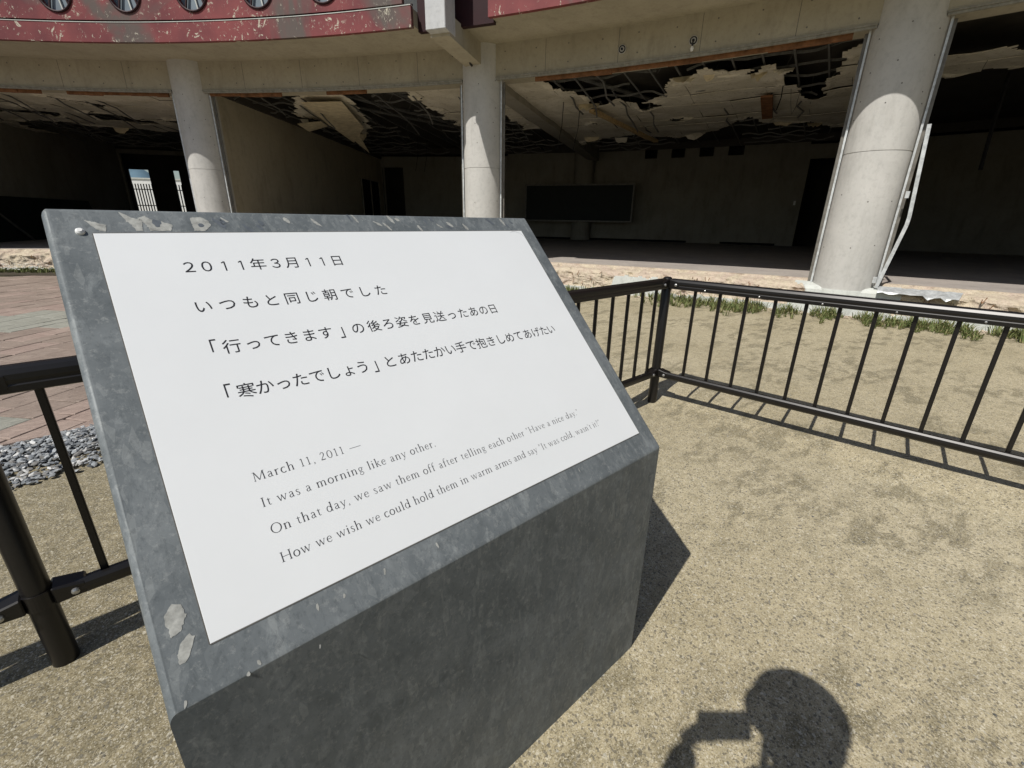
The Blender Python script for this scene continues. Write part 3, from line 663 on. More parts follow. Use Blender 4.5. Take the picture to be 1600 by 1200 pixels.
# fallen chips along the foot of the plinth
v = []; f = []
for k in range(900):
    t = rr.uniform(2, 30) if rr.random() < .8 else rr.uniform(52, 64); R = 25.06 - abs(rr.gauss(0, .16)); c = PP(R, t, gz(0, 99) + .01); s_ = rr.uniform(.01, .04); b0 = len(v)
    if c.z < 1: 
        for q in range(6): 
            d = [Vector((1, 0, 0)), Vector((-1, 0, 0)), Vector((0, 1, 0)), Vector((0, -1, 0)), Vector((0, 0, 1)), Vector((0, 0, -.4))][q]; d = Vector((d.x * rr.uniform(.5, 1.2), d.y * rr.uniform(.5, 1.2), d.z * rr.uniform(.3, .9))); v.append(c + d * s_)
        f += [(b0 + a, b0 + b, b0 + c_) for a, b, c_ in ((0, 2, 4), (2, 1, 4), (1, 3, 4), (3, 0, 4), (2, 0, 5), (1, 2, 5), (3, 1, 5), (0, 3, 5))]
tag(pyobj('masonry_rubble', v, f, RUB), 'pale crumbs of masonry fallen along the foot of the broken plinth', 'rubble', kind='stuff')

# ------------------------------------------------------------ things on and in the building
def blackboard(name, label, t0, t1, R, z0, z1):
    o = empty(name, label, 'blackboard', loc=PP(R, (t0 + t1) / 2, z0))
    bm = bmesh.new(); arcbox(bm, R, R + .04, t0, t1, z0, z1, 1); obj('writing_surface', bm, BOARD, o)
    for nm, a in (('frame_rail', (t0, t1, z1, z1 + .07)), ('chalk_tray', (t0, t1, z0 - .07, z0))):
        bm = bmesh.new(); arcbox(bm, R - .05, R + .04, a[0], a[1], a[2], a[3], 1); obj(nm, bm, BFR, o)
    for t in (t0, t1):
        bm = bmesh.new(); arcbox(bm, R - .03, R + .04, t + .05, t - .05, z0 - .07, z1 + .07, 1); obj('frame_rail', bm, BFR, o)
blackboard('blackboard', 'long black school blackboard across the back wall of the middle classroom', 34.25, 26.3, 38.85, 1.50, 3.12)
BD = empty('leaning_board', 'dark board leaning on the side wall of the leftmost classroom, pole across it', 'board', loc=PP(29, 64.8, FZ))
er = PP(1, 64.9) - PP(0, 64.9); et = Vector((-er.y, er.x, 0))
bm = bmesh.new(); a, b = PP(28.7, 64.9), PP(35.5, 64.9); et2 = -et
hexa(bm, [a + et2 * .25 + Vector((0, 0, FZ)), a + et2 * .28 + Vector((0, 0, FZ)), b + et2 * .28 + Vector((0, 0, FZ)), b + et2 * .25 + Vector((0, 0, FZ)), a + Vector((0, 0, 2.0)), a + et2 * .03 + Vector((0, 0, 2.0)), b + et2 * .03 + Vector((0, 0, 2.0)), b + Vector((0, 0, 2.0))]); obj('panel', bm, BOARD, BD)
bm = bmesh.new(); beambox(bm, PP(28.9, 64.6, 1.98), PP(30.4, 64.0, FZ + .02), .05, .05); obj('pole', bm, BFR, BD)
for nm, t, z, lab in (('lamp_socket', 22.70, 4.56, 'small round empty lamp socket on the concrete beam, nearer the middle column'), ('lamp_socket', 19.79, 4.53, 'small round lamp socket with a bulb hanging below it, nearer the right column')):
    o = empty(nm, lab, 'lamp socket', 'lamp sockets on the beam', loc=PP(25.24, t, z)); c = PP(25.24, t, z); d = (PP(0, t) - PP(1, t))
    bm = bmesh.new(); tube(bm, [c - d * .02, c + d * .02], .075, 20); obj('back_plate', bm, COLC, o)
    bm = bmesh.new(); et = Vector((-d.y, d.x, 0)); tube(bm, [c + d * .022 + (et * math.cos(2 * math.pi * k / 20) + Vector((0, 0, 1)) * math.sin(2 * math.pi * k / 20)) * .055 for k in range(21)], .011, 6, False); obj('socket_ring', bm, BLACKM, o)
    bm = bmesh.new(); tube(bm, [c + d * .02, c + d * .045], .022, 10); obj('socket_core', bm, BLACKM, o)
    if t < 21:
        bm = bmesh.new(); tube(bm, [c + d * .04, c + d * .06 - Vector((0, 0, .06)), c + d * .06 - Vector((0, 0, .1))], .012, 6); obj('wire', bm, BLACKM, o)
        bm = bmesh.new(); tube(bm, [c + d * .06 - Vector((0, 0, .10)), c + d * .06 - Vector((0, 0, .13)), c + d * .06 - Vector((0, 0, .17))], [.02, .03, .02], 10); obj('bulb', bm, WHITEP, o)
# far side: lattice fence and pale retaining wall seen through the corridor windows
LF = empty('lattice_fence', 'dark vertical bar fence outside the far corridor windows of the left classroom', 'fence', loc=(3, 38.6, 0))
for k in range(40):
    x = .8 + k * .135; bm = bmesh.new(); y = 38.9 - (x - 2.5) * .45; beambox(bm, (x, y, 0), (x, y, 3.27), .06, .06, Vector((0, 1, 0))); obj('bar', bm, BLK, LF)
for z in (.3, 2.0, 2.95):
    bm = bmesh.new(); beambox(bm, (.8, 38.9 + .77, z), (6.1, 38.9 - 1.62, z), .04, .05); obj('rail', bm, BLK, LF)
RW = empty('retaining_wall', 'long pale concrete retaining wall beyond the far corridor windows', 'wall', loc=(5, 68, 0))
bm = bmesh.new(); hexa(bm, [(-12, 78, -.1), (24, 60, -.1), (24.2, 60.6, -.1), (-11.8, 78.6, -.1), (-12, 78, 5.15), (24, 60, 5.15), (24.2, 60.6, 5.15), (-11.8, 78.6, 5.15)]); obj('wall', bm, WHITEP, RW)
bm = bmesh.new(); hexa(bm, [(-12, 77.9, 5.16), (24, 59.9, 5.16), (24.2, 60.7, 5.16), (-11.8, 78.7, 5.16), (-12, 77.9, 5.3), (24, 59.9, 5.3), (24.2, 60.7, 5.3), (-11.8, 78.7, 5.3)]); obj('coping', bm, MORT, RW)

# ------------------------------------------------------------ paving and gravel on the left
PVT = empty('paving_bed', kind='structure')
bm = bmesh.new(); hexa(bm, [(-30, 4.27, -.02), (2.0, 4.27, -.02), (2.0, 16.45, -.02), (-30, 16.45, -.02), (-30, 4.27, .006), (2.0, 4.27, .006), (2.0, 16.45, .006), (-30, 16.45, .006)])
o = obj('bedding', bm, JOINT, PVT); PVT['kind'] = 'structure'
PAVE = empty('pavement', kind='structure')
ang = R_(41); ux, uy = math.cos(ang), math.sin(ang)
def clip(poly, x0, x1, y0, y1):
    for ax, lim, sg in ((0, x0, 1), (0, x1, -1), (1, y0, 1), (1, y1, -1)):
        outp = []
        for i in range(len(poly)):
            p, q = poly[i - 1], poly[i]; dp, dq = sg * (p[ax] - lim), sg * (q[ax] - lim)
            if (dp >= 0) != (dq >= 0): k = dp / (dp - dq); outp.append((p[0] + (q[0] - p[0]) * k, p[1] + (q[1] - p[1]) * k))
            if dq >= 0: outp.append(q)
        poly = outp
        if not poly: return []
    return poly
rr = random.Random(77); farV = [[], [], []]; nstone = 0; farbm = [bmesh.new() for _ in range(3)]
rowv = -8.0
while rowv < 32:
    rh = rr.choice((.22, .30, .36)); u = -26.0
    while u < 14:
        L_ = rr.uniform(.24, .7); g = .005
        c0 = [(u + g, rowv + g), (u + L_ - g, rowv + g), (u + L_ - g, rowv + rh - g), (u + g, rowv + rh - g)]
        c0 = [(a + rr.uniform(-.01, .01), b + rr.uniform(-.008, .008)) for a, b in c0]
        P = clip([(a * ux - b * uy, a * uy + b * ux) for a, b in c0], -12, 1.9, 4.30, 16.4)
        u += L_
        if len(P) < 3: continue
        cx = sum(p[0] for p in P) / len(P); cy = sum(p[1] for p in P) / len(P)
        wob = .25 * noise.noise(Vector((cx, cy, 0)))
        mi = 2 if rr.random() < .85 and (8.6 + wob < cy < 10.2 + wob or (4.45 < cy < 5.1 and cx < -.72)) else (1 if cy < 5.0 + wob or 10.2 < cy < 10.9 or rr.random() < .18 else 0)
        area = abs(sum(P[i - 1][0] * P[i][1] - P[i][0] * P[i - 1][1] for i in range(len(P)))) / 2
        near = -2.4 < cx < .6 and cy < 9.5 and area > .01 and nstone < 295
        zt = .022 + rr.uniform(-.003, .003); bm = bmesh.new() if near else farbm[mi]
        ins = [(p[0] + (cx - p[0]) * .03, p[1] + (cy - p[1]) * .03) for p in P]
        vb = [bm.verts.new((p[0], p[1], .0)) for p in P]; vm = [bm.verts.new((p[0], p[1], zt - .005)) for p in P]; vt = [bm.verts.new((p[0], p[1], zt)) for p in ins]
        n_ = len(P)
        for i in range(n_):
            j = (i + 1) % n_; bm.faces.new((vb[i], vb[j], vm[j], vm[i])); bm.faces.new((vm[i], vm[j], vt[j], vt[i]))
        bm.faces.new(vt)
        if near: obj('paving_stone', bm, PAV[mi], PAVE); nstone += 1
    rowv += rh
for k in range(3): obj('paving_stone', farbm[k], PAV[k], PAVE, kind='stuff')
# gravel strip
def stones(name, n, fn, mat, label, cat, cols, seed, flat=.6):
    rr = random.Random(seed); bm = bmesh.new(); bmesh.ops.create_icosphere(bm, subdivisions=1, radius=1); base = [v.co.copy() for v in bm.verts]; fb = [[v.index for v in f_.verts] for f_ in bm.faces]; bm.free()
    V = []; F = []; C = []
    for k in range(n):
        p, s_ = fn(rr)
        if p is None: continue
        m = Matrix.Rotation(rr.uniform(0, 6.28), 3, 'Z') @ Matrix.Rotation(rr.uniform(-.6, .6), 3, 'X') @ Matrix.Rotation(rr.uniform(-.6, .6), 3, 'Y'); sx = Vector((rr.uniform(.9, 1.5), rr.uniform(.6, 1), rr.uniform(.35, .7) * flat / .6))
        b0 = len(V); c = cols[min(len(cols) - 1, int(rr.random() ** 1.2 * len(cols)))]; kk = rr.uniform(.8, 1.2); c = tuple(min(1, x * kk) for x in c)
        for q in base:
            q2 = Vector((q.x * sx.x, q.y * sx.y, q.z * sx.z)) * rr.uniform(.8, 1.18); V.append(p + m @ q2 * s_); C.append(c)
        F += [tuple(b0 + i for i in f_) for f_ in fb]
    o = pyobj(name, V, F, mat, kind='stuff'); a = o.data.color_attributes.new('col', 'FLOAT_COLOR', 'POINT')
    a.data.foreach_set('color', [x for c in C for x in (*c, 1)])
    tag(o, label, cat); return o
def gfn(rr):
    x = rr.uniform(-3.5, 1.2); k = rr.random(); y = 3.72 + .62 * k + .10 * math.sin(x * 2.1 + 1) ; y = y + (.0 if k > .15 else -rr.random() * .18)
    return Vector((x, y, .012 + .045 * math.sin(math.pi * min(1, max(0, k))) * rr.random())), rr.uniform(.009, .023)
stones('gravel_strip', 11000, gfn, GRAV, 'strip of grey blue crushed stone between the sand and the paving', 'gravel', [(.25, .27, .28), (.18, .195, .21), (.31, .325, .33), (.24, .235, .22), (.36, .38, .39), (.62, .62, .60)], 4, .42)
def pfn(rr):
    r = .6 + 5.5 * rr.random() ** 1.1; a = R_(rr.uniform(-28, 112)); x, y = r * math.cos(a), r * math.sin(a)
    if -.1 < x < 1.2 and .6 < y < 1.3: return None, 0
    if y > 3.7 and x < 2: return None, 0
    return Vector((x, y, gz(x, y) + .0005)), rr.uniform(.001, .003)
stones('sand_grit', 26000, pfn, GRAV, 'coarse grit scattered over the sandy ground', 'grit', [(.40, .34, .23), (.20, .17, .12), (.36, .32, .23), (.12, .11, .09), (.48, .44, .34)], 9)
def pbl(rr):
    r = 1.0 + 6.5 * rr.random(); a = R_(rr.uniform(-25, 110)); x, y = r * math.cos(a), r * math.sin(a)
    if -.1 < x < 1.25 and .55 < y < 1.35 or (y > 3.7 and x < 2): return None, 0
    return Vector((x, y, gz(x, y) + .001)), rr.uniform(.003, .0085)
stones('scattered_pebbles', 420, pbl, GRAV, 'small grey and brown pebbles scattered loosely over the sand', 'pebbles', [(.26, .24, .2), (.18, .16, .13), (.34, .31, .25), (.12, .12, .11)], 15)
# kerb-side soil ridge and grass
def grassfn(name, n, fn, label, seed, h0, h1, flowers=None):
    rr = random.Random(seed); V = []; F = []; M_ = []
    for k in range(n):
        c, s_ = fn(rr)
        for q in range(rr.randint(7, 15)):
            a = rr.uniform(0, 6.28); d = Vector((math.cos(a), math.sin(a), 0)); w_ = rr.uniform(.004, .009); h = rr.uniform(h0, h1) * s_; o_ = c + d * rr.uniform(0, .05) * s_; ln = rr.uniform(.2, .9)
            sd_ = Vector((-d.y, d.x, 0)) * w_; b0 = len(V)
            V += [o_ - sd_, o_ + sd_, o_ + d * h * ln * .4 + Vector((0, 0, h * .65)) + sd_ * .8, o_ + d * h * ln * .4 + Vector((0, 0, h * .65)) - sd_ * .8, o_ + d * h * ln + Vector((0, 0, h * rr.uniform(.7, 1.0)))]
            F += [(b0, b0 + 1, b0 + 2, b0 + 3), (b0 + 3, b0 + 2, b0 + 4)]; M_ += [0, 0]
    if flowers:
        for k in range(flowers):
            c, s_ = fn(rr); c = c + Vector((rr.uniform(-.05, .05), rr.uniform(-.05, .05), rr.uniform(.10, .24))); b0 = len(V); r = rr.uniform(.018, .035)
            V += [c + Vector((r * math.cos(i * 1.047), r * math.sin(i * 1.047), .3 * r * math.cos(i * 2))) for i in range(6)] + [c + Vector((0, 0, -r * .6))]
            F.append(tuple(b0 + i for i in range(6))); M_.append(1)
            for i in range(6): F.append((b0 + i, b0 + (i + 1) % 6, b0 + 6)); M_.append(1)
    o = pyobj(name, V, F, [GRASS, PETAL], kind='stuff'); o.data.polygons.foreach_set('material_index', M_); tag(o, label, 'grass')
def g1(rr):
    while True:
        t = rr.uniform(1.5, 24.5); R = 24.95 - abs(rr.gauss(0, .33)) - .0
        if noise.noise(Vector((t * 1.1, R * .8, 4))) + .18 * math.sin(t * .8) > rr.uniform(-.35, .25): break
    return PP(R, t, 0.01), rr.choice((.35, .5, .7, .9, 1.25)) * (1.2 if t < 9 else 1)
grassfn('grass', 950, g1, 'ragged green grass and weeds along the foot of the plinth on the right', 3, .06, .19)
def g2(rr):
    t = rr.uniform(52, 70); return PP(24.95 - abs(rr.gauss(0, .25)), t, .01), rr.uniform(.6, 1.2)
grassfn('grass', 900, g2, 'low grass with small white flowers along the plinth on the left', 6, .06, .18, 420)
def g3(rr):
    return Vector((rr.uniform(-3, 11), 0, 0)) * 0 + (lambda t: PP(23.6 + rr.gauss(0, .5), t, .0))(rr.uniform(5, 24)), rr.uniform(.25, .5)
# low earth kerb strip at left foot of building
bm = bmesh.new(); arcbox(bm, 24.0, 25.08, 70, 52, -.02, .045, 40); tag(obj('planting_strip', bm, JOINT), kind='structure')

# ------------------------------------------------------------ black steel railing
FN = empty('railing', 'black metal railing with round posts and upright bars turning a corner behind the memorial sign', 'railing', loc=(3.38, 1.95, 0))
def rail(a, b, z, kind):
    a = Vector((a[0], a[1], z)); b = Vector((b[0], b[1], z)); d = (b - a).normalized(); s_ = Vector((0, 0, 1)).cross(d) * -1   # s_ toward the camera side set by caller order
    if (Vector((0, 0, 0)) - (a + b) / 2).dot(s_) < 0: s_ = -s_
    if kind == 'bottom': prof = [(-.036, -.020), (-.036, -.004), (-.030, .004), (.002, .006), (.006, .016), (.016, .024), (.028, .022), (.036, .012), (.038, -.004), (.034, -.022), (.022, -.034), (.006, -.036), (-.020, -.034)]
    else: prof = [(-.034, -.026), (-.034, .020), (-.026, .034), (-.012, .041), (.012, .041), (.026, .034), (.034, .020), (.035, .004), (.033, -.004), (.033, -.010), (.036, -.014), (.036, -.034), (.028, -.038), (-.028, -.038)]
    bm = bmesh.new(); r0 = [bm.verts.new(a + s_ * x + Vector((0, 0, y))) for x, y in prof]; r1 = [bm.verts.new(b + s_ * x + Vector((0, 0, y))) for x, y in prof]
    for i in range(len(prof)): j = (i + 1) % len(prof); bm.faces.new((r0[i], r0[j], r1[j], r1[i]))
    bm.faces.new(r0[::-1]); bm.faces.new(r1); o = obj(kind + '_rail', bm, BLACKM, FN)
    return s_
ZT, ZB = 1.035, .285
def screw(p, n, r=.007):
    bm = bmesh.new(); tube(bm, [p - n * .002, p + n * .002, p + n * .004], [r, r, r * .5], 8); return bm
def run(p0, p1, bals, screws, off0=.045, off1=.045):
    p0 = Vector((*p0, 0)); p1 = Vector((*p1, 0)); d = (p1 - p0).normalized(); L_ = (p1 - p0).length
    a, b = p0 + d * off0, p1 - d * off1
    s_ = rail(a, b, ZT, 'top'); rail(a, b, ZB, 'bottom')
    for x in bals:
        bm = bmesh.new(); c = p0 + d * x - s_ * .008; beambox(bm, c + Vector((0, 0, ZB + .004)), c + Vector((0, 0, ZT - .037)), .022, .022, d); bmesh.ops.bevel(bm, geom=[e for e in bm.edges if abs((e.verts[0].co - e.verts[1].co).z) > .3], offset=.004, segments=2, affect='EDGES'); obj('baluster', bm, BLACKM, FN)
    for x in screws:
        c = p0 + d * x; obj('screw', screw(c + s_ * -.012 + Vector((0, 0, ZB + .0065)), Vector((0, 0, 1))), STEEL, FN)
        if abs(d.x) < .5: obj('screw', screw(c + s_ * .036 + Vector((0, 0, ZT - .024)), s_, .006), STEEL, FN)
    for end, sg in ((p0, 1), (p1, -1)):                       # rail end brackets with bolts
        for z in (ZT - .004, ZB - .004):
            bm = bmesh.new(); c = end + d * sg * .035; h = .030 if z > .6 else .027
            hexa(bm, [c + s_ * .038 + Vector((0, 0, z - h)), c - s_ * .038 + Vector((0, 0, z - h)), c - s_ * .037 + d * sg * .085 + Vector((0, 0, z - h * .8)), c + s_ * .037 + d * sg * .085 + Vector((0, 0, z - h * .8)),
                      c + s_ * .038 + Vector((0, 0, z + h + .012)), c - s_ * .038 + Vector((0, 0, z + h + .012)), c - s_ * .037 + d * sg * .085 + Vector((0, 0, z + h * .8)), c + s_ * .037 + d * sg * .085 + Vector((0, 0, z + h * .8))])
            bevel(bm, .005, 1); br = obj('rail_bracket', bm, BLACKM, FN)
            bm = bmesh.new(); q = c + d * sg * .055 + s_ * .0375 + Vector((0, 0, z)); tube(bm, [q, q + s_ * .006, q + s_ * .009], [.012, .011, .005], 10); obj('bolt', bm, STEEL, br)
    return d, s_
def post(x, y, h=1.085):
    bm = bmesh.new(); r = .0375; z0 = gz(x, y) - .05
    lathe(bm, (x, y), [(r, z0), (r, h - .018), (r - .004, h - .008), (r - .014, h)], 28); o = obj('post', bm, BLACKM, FN, smooth=True)
    for z in (ZT - .004, ZB - .004):
        bm = bmesh.new(); lathe(bm, (x, y), [(r + .002, z - .028), (r + .006, z - .028), (r + .006, z + .034), (r + .002, z + .034)], 28); obj('post_collar', bm, BLACKM, FN)
C0 = (3.38, 1.95); y6 = R_(6); dR = (math.sin(y6), -math.cos(y6))
run(C0, (C0[0] + dR[0] * 2.45, C0[1] + dR[1] * 2.45), [.236 + .1881 * k for k in range(11)], [.32 + .38 * k for k in range(5)] + [2.0])
R2 = (C0[0] + dR[0] * 2.45, C0[1] + dR[1] * 2.45); R3 = (C0[0] + dR[0] * 4.5, C0[1] + dR[1] * 4.5)
run(R2, R3, [.21 + .1881 * k for k in range(10)], [.32 + .38 * k for k in range(5)])
LM = (1.485, 1.94); LL = (-.405, 1.925); L3 = (-2.3, 1.91)
run(C0, LM, [.131 + .1885 * k for k in range(10)], [.2 + .38 * k for k in range(5)])
run(LM, LL, [1.718 - .1885 * k for k in range(9)], [.2 + .38 * k for k in range(5)])
run(LL, L3, [.17 + .1885 * k for k in range(10)], [.3 + .38 * k for k in range(4)])
for p in (C0, R2, R3, LM, LL, L3): post(*p)

# ------------------------------------------------------------ memorial sign
SG = empty('memorial_sign', 'grey galvanised steel lectern with a white text plate in Japanese and English', 'sign', loc=(.555, .95, 0))
X0, X1 = -.070, 1.181; YF, YB = .632, 1.277; ZF, ZBK = .842, 1.507
bm = bmesh.new()
hexa(bm, [(X0, YF, -.03), (X1, YF, -.03), (X1, YB, -.03), (X0, YB, -.03), (X0, YF, ZF), (X1, YF, ZF), (X1, YB, ZBK), (X0, YB, ZBK)])
def eds(fn): return [e for e in bm.edges if fn(e.verts[0].co, e.verts[1].co)]
bmesh.ops.bevel(bm, geom=eds(lambda a, b: abs(a.x - X0) < 1e-4 and abs(b.x - X0) < 1e-4 and min(a.z, b.z) > .5), offset=.013, segments=5, affect='EDGES', profile=.5)
bmesh.ops.bevel(bm, geom=eds(lambda a, b: abs((a - b).x) > .5 and min(a.z, b.z) > .5 or abs(a.x - X1) < 1e-4 and abs(b.x - X1) < 1e-4 and max(a.z, b.z) > 0), offset=.0065, segments=4, affect='EDGES', profile=.5)
o = obj('pedestal', bm, GALV, SG, smooth=True)
for p in o.data.polygons:
    if p.area > .05: p.use_smooth = False
md = o.modifiers.new('wn', 'WEIGHTED_NORMAL'); md.keep_sharp = True
O3 = Vector((1.181, YF, ZF)); SV = Vector((0, YB - YF, ZBK - ZF)).normalized(); NV = Vector((1, 0, 0)).cross(SV)
def SP(u, v, h=0.0): return Vector((u, YF, ZF)) + SV * v + NV * h
PX0, PX1, PV0, PV1 = -.003, 1.1235, .065, .8635
bm = bmesh.new()
rc = .035; outl = [(PX0, PV0), (PX1, PV0)] + [(PX1, PV1)] + [(PX0, PV1)]
vb = [bm.verts.new(SP(u, v, -.002)) for u, v in outl]; vt = [bm.verts.new(SP(u, v, .0016)) for u, v in outl]
for i in range(4): j = (i + 1) % 4; bm.faces.new((vb[i], vb[j], vt[j], vt[i]))
bm.faces.new(vt); bmesh.ops.bevel(bm, geom=[e for e in bm.edges if all(v in vt for v in e.verts)], offset=.0005, segments=1, affect='EDGES')
TPL = obj('text_plate', bm, PLATE, SG)
bm = bmesh.new()                                                # thin sealant line round the plate
for (a, b) in (((PX0, PV0), (PX1, PV0)), ((PX1, PV0), (PX1, PV1)), ((PX1, PV1), (PX0, PV1)), ((PX0, PV1), (PX0, PV0))):
    beambox(bm, SP(*a, .0003), SP(*b, .0003), .0035, .0012, NV)
obj('plate_seal', bm, PEDGE, SG)
bm = bmesh.new(); q = [SP(1.085 + .036 * math.sin(a * math.pi / 20), .826 + .034 * math.cos(a * math.pi / 20),   .0018) for a in range(-3, 11)]; tube(bm, q, .0004, 4); obj('plate_crease', bm, ALU, TPL)
bm = bmesh.new(); q = SP(-.021, .868, .0); tube(bm, [q, q + NV * .004, q + NV * .007], [.0075, .007, .004], 14); obj('rivet', bm, WHITEP, SG, smooth=True)
# bare zinc patches near the lower left corner of the plate and along the top
def patch(pts, h=.0006, mat=BLOOM):
    out_ = []
    for i, a in enumerate(pts):
        b = pts[(i + 1) % len(pts)]; L_ = math.hypot(b[0] - a[0], b[1] - a[1]); m_ = max(1, int(L_ / .0028)); am = min(.0011, L_ * .12)
        for k in range(m_): out_.append((a[0] + (b[0] - a[0]) * k / m_ + random.uniform(-am, am), a[1] + (b[1] - a[1]) * k / m_ + random.uniform(-am, am)))
    bm = bmesh.new(); bm.faces.new([bm.verts.new(SP(u, v, h)) for u, v in out_]); obj('zinc_patch', bm, mat, SG)
rr = random.Random(2)
def blob(u, v, a, b, rot, n=14, h=.0006, mat=BLOOM):
    pts = []
    for k in range(n):
        t = 2 * math.pi * k / n; r = 1 + rr.uniform(-.28, .22); x, y = a * r * math.cos(t), b * r * math.sin(t)
        pts.append((u + x * math.cos(rot) - y * math.sin(rot), v + x * math.sin(rot) + y * math.cos(rot)))
    patch(pts, h, mat)
PALE = m_plain('pale_zinc_film', (.33, .335, .31), .6, .1, .3, .35, 70)
DZ = m_plain('dark_zinc_film', (.11, .125, .14), .5, .2, .4, .2, 60)
for poly in ([(-0.011, 0.8979), (-0.003, 0.8948), (0.0202, 0.8851), (0.0164, 0.8688), (0.008, 0.8705), (-0.0044, 0.8867)], [(0.0454, 0.9207), (0.063, 0.9058), (0.0794, 0.8991), (0.0748, 0.87), (0.0644, 0.8701), (0.0601, 0.8853), (0.0521, 0.8971)], [(0.072, 0.9042), (0.0858, 0.9096), (0.0947, 0.9011), (0.1129, 0.8943), (0.1289, 0.8856), (0.1232, 0.8697), (0.0884, 0.87), (0.0834, 0.8871)], [(0.1644, 0.9057), (0.1832, 0.9098), (0.1964, 0.8988), (0.1994, 0.8859), (0.1856, 0.8694), (0.1643, 0.8695), (0.1638, 0.8875)]):
    patch([q for q in poly], mat=PALE)
for poly in ([(-0.0466, 0.1295), (-0.034, 0.1443), (-0.0235, 0.1377), (-0.0209, 0.1204), (-0.0315, 0.1018), (-0.045, 0.0971), (-0.0447, 0.1092), (-0.0478, 0.1167)], [(-0.0438, 0.071), (-0.034, 0.087), (-0.0225, 0.092), (-0.0176, 0.0853), (-0.0258, 0.0708), (-0.036, 0.0571), (-0.0429, 0.0575)]): patch([q for q in poly], mat=PALE)
blob(*(0.1023, 0.8907), .007, .011, 0, 12, .0009, DZ); blob(*(0.1807, 0.884), .006, .006, 0, 10, .0009, DZ)
for k in range(26): x = rr.uniform(0.2069, 1.1021); blob(x, rr.uniform(0.8741, 0.9104), rr.uniform(.003, .006), rr.uniform(.008, .02), rr.uniform(.2, .9), 9, .0005, DZ if k % 2 else PALE)
for (x, y) in ((0.1483, 0.042), (0.1935, 0.0375), (0.1586, 0.0856), (0.1957, 0.0789), (0.2728, 0.0432), (0.3879, 0.0421), (0.6069, 0.0716), (-0.0477, 0.0055), (0.1326, -0.0168), (0.0307, 0.0), (0.0478, 0.0073), (1.0276, 0.106), (1.1218, 0.1143), (0.8317, 0.0468)): blob(x, y, rr.uniform(.0012, .003), rr.uniform(.003, .007), rr.uniform(-.5, .2), 8, .0006, PALE)

# --- Japanese lettering
def char_mesh(ch, u, v, size, zoff, V, F, thin, sx=1.0):
    if ch == '１':
        for p, q, w_ in (((.03, 0), (.03, .72), .078), ((-.14, .60), (.02, .715), .062)):
            b0 = len(V); d = Vector((q[0] - p[0], q[1] - p[1])).normalized(); nx_, ny_ = -d.y * w_ / 2, d.x * w_ / 2
            for (x, y) in ((p[0] + nx_, p[1] + ny_), (p[0] - nx_, p[1] - ny_), (q[0] - nx_, q[1] - ny_), (q[0] + nx_, q[1] + ny_)): V.append(SP(u + x * size, v + (y - .36) * size, zoff))
            F.append((b0, b0 + 1, b0 + 2, b0 + 3))
        return
    c = bpy.data.curves.new('glyph', 'FONT'); c.body = ch; c.size = 1.0; c.align_x = 'LEFT'; c.resolution_u = 3; c.offset = thin
    o = bpy.data.objects.new('glyph', c); COL.objects.link(o); dg = bpy.context.evaluated_depsgraph_get(); me = bpy.data.meshes.new_from_object(o.evaluated_get(dg))
    xs_ = [q.co.x for q in me.vertices]; ys_ = [q.co.y for q in me.vertices]; 
    if xs_:
        b0 = len(V); full = 1.0; sy = 1.3 if ch in '「」' else 1.0
        cx = (min(xs_) + max(xs_)) / 2 if ch in '「」' else GL_W.get(ch, full) / 2; cy = .33
        if ch in '「」': cy = .33
        for q in me.vertices: V.append(SP(u + (q.co.x - cx) * size * sx, v + (q.co.y - cy) * size * sy, zoff))
        for p in me.polygons: F.append(tuple(b0 + i for i in p.vertices))
    bpy.data.objects.remove(o); bpy.data.meshes.remove(me); bpy.data.curves.remove(c)
GL_W = {}
JP = [('２０１１年３月１１日', [0.132, 0.163, 0.196, 0.2285, 0.262, 0.299, 0.335, 0.372, 0.4055, 0.441], .770, .0345),
      ('いつもと同じ朝でした', [0.133, 0.176, 0.2195, 0.261, 0.3035, 0.346, 0.389, 0.4315, 0.4745, 0.518], .670, .0345),
      ('「行ってきます」の後ろ姿を見送ったあの日', [0.128, 0.158, 0.196, 0.233, 0.271, 0.308, 0.344, 0.379, 0.420, 0.460, 0.497, 0.534, 0.571, 0.610, 0.647, 0.685, 0.723, 0.759, 0.795, 0.830], .569, .0345),
      ('「寒かったでしょう」とあたたかい手で抱きしめてあげたい', [0.127, 0.156, 0.189, 0.223, 0.257, 0.291, 0.325, 0.360, 0.392, 0.421, 0.460, 0.497, 0.532, 0.565, 0.598, 0.631, 0.664, 0.698, 0.732, 0.766, 0.801, 0.835, 0.869, 0.905, 0.940, 0.974, 1.006], .467, .0345)]
for body, us, vv, size in JP:
    V = []; F = []
    for ch, u in zip(body, us): char_mesh(ch, u, vv, size, .0020, V, F, .001)
    pyobj('printed_line', V, F, INK, TPL)
# --- English lettering: a small roman face drawn from pen strokes
TK, TN = .072, .036
def ell(cx, cy, rx, ry, a0, a1, n=14, wmax=TK, wmin=TN):
    out = []
    for i in range(n + 1):
        a = R_(a0 + (a1 - a0) * i / n); out.append((cx + rx * math.cos(a), cy + ry * math.sin(a), wmin + (wmax - wmin) * abs(math.cos(a)) ** 1.3))
    return out
def st(x, y0, y1, s0=1, s1=0):      # stem with foot serif (s0: 1 both) and head serif (s1: 1 both, 2 left flag)
    o = [[(x, y0, TK), (x, y1, TK)]]
    if s0: o.append([(x - .075, y0 + .011, .022), (x + .075, y0 + .011, .022)])
    if s1 == 1: o.append([(x - .075, y1 - .011, .022), (x + .075, y1 - .011, .022)])
    if s1 == 2: o.append([(x - .085, y1 - .055, .022), (x, y1 - .012, .034)])
    return o
XH = .42; AS = .70; CP = .65
def dg(x0, y0, x1, y1, w): return [(x0, y0, w), (x1, y1, w)]
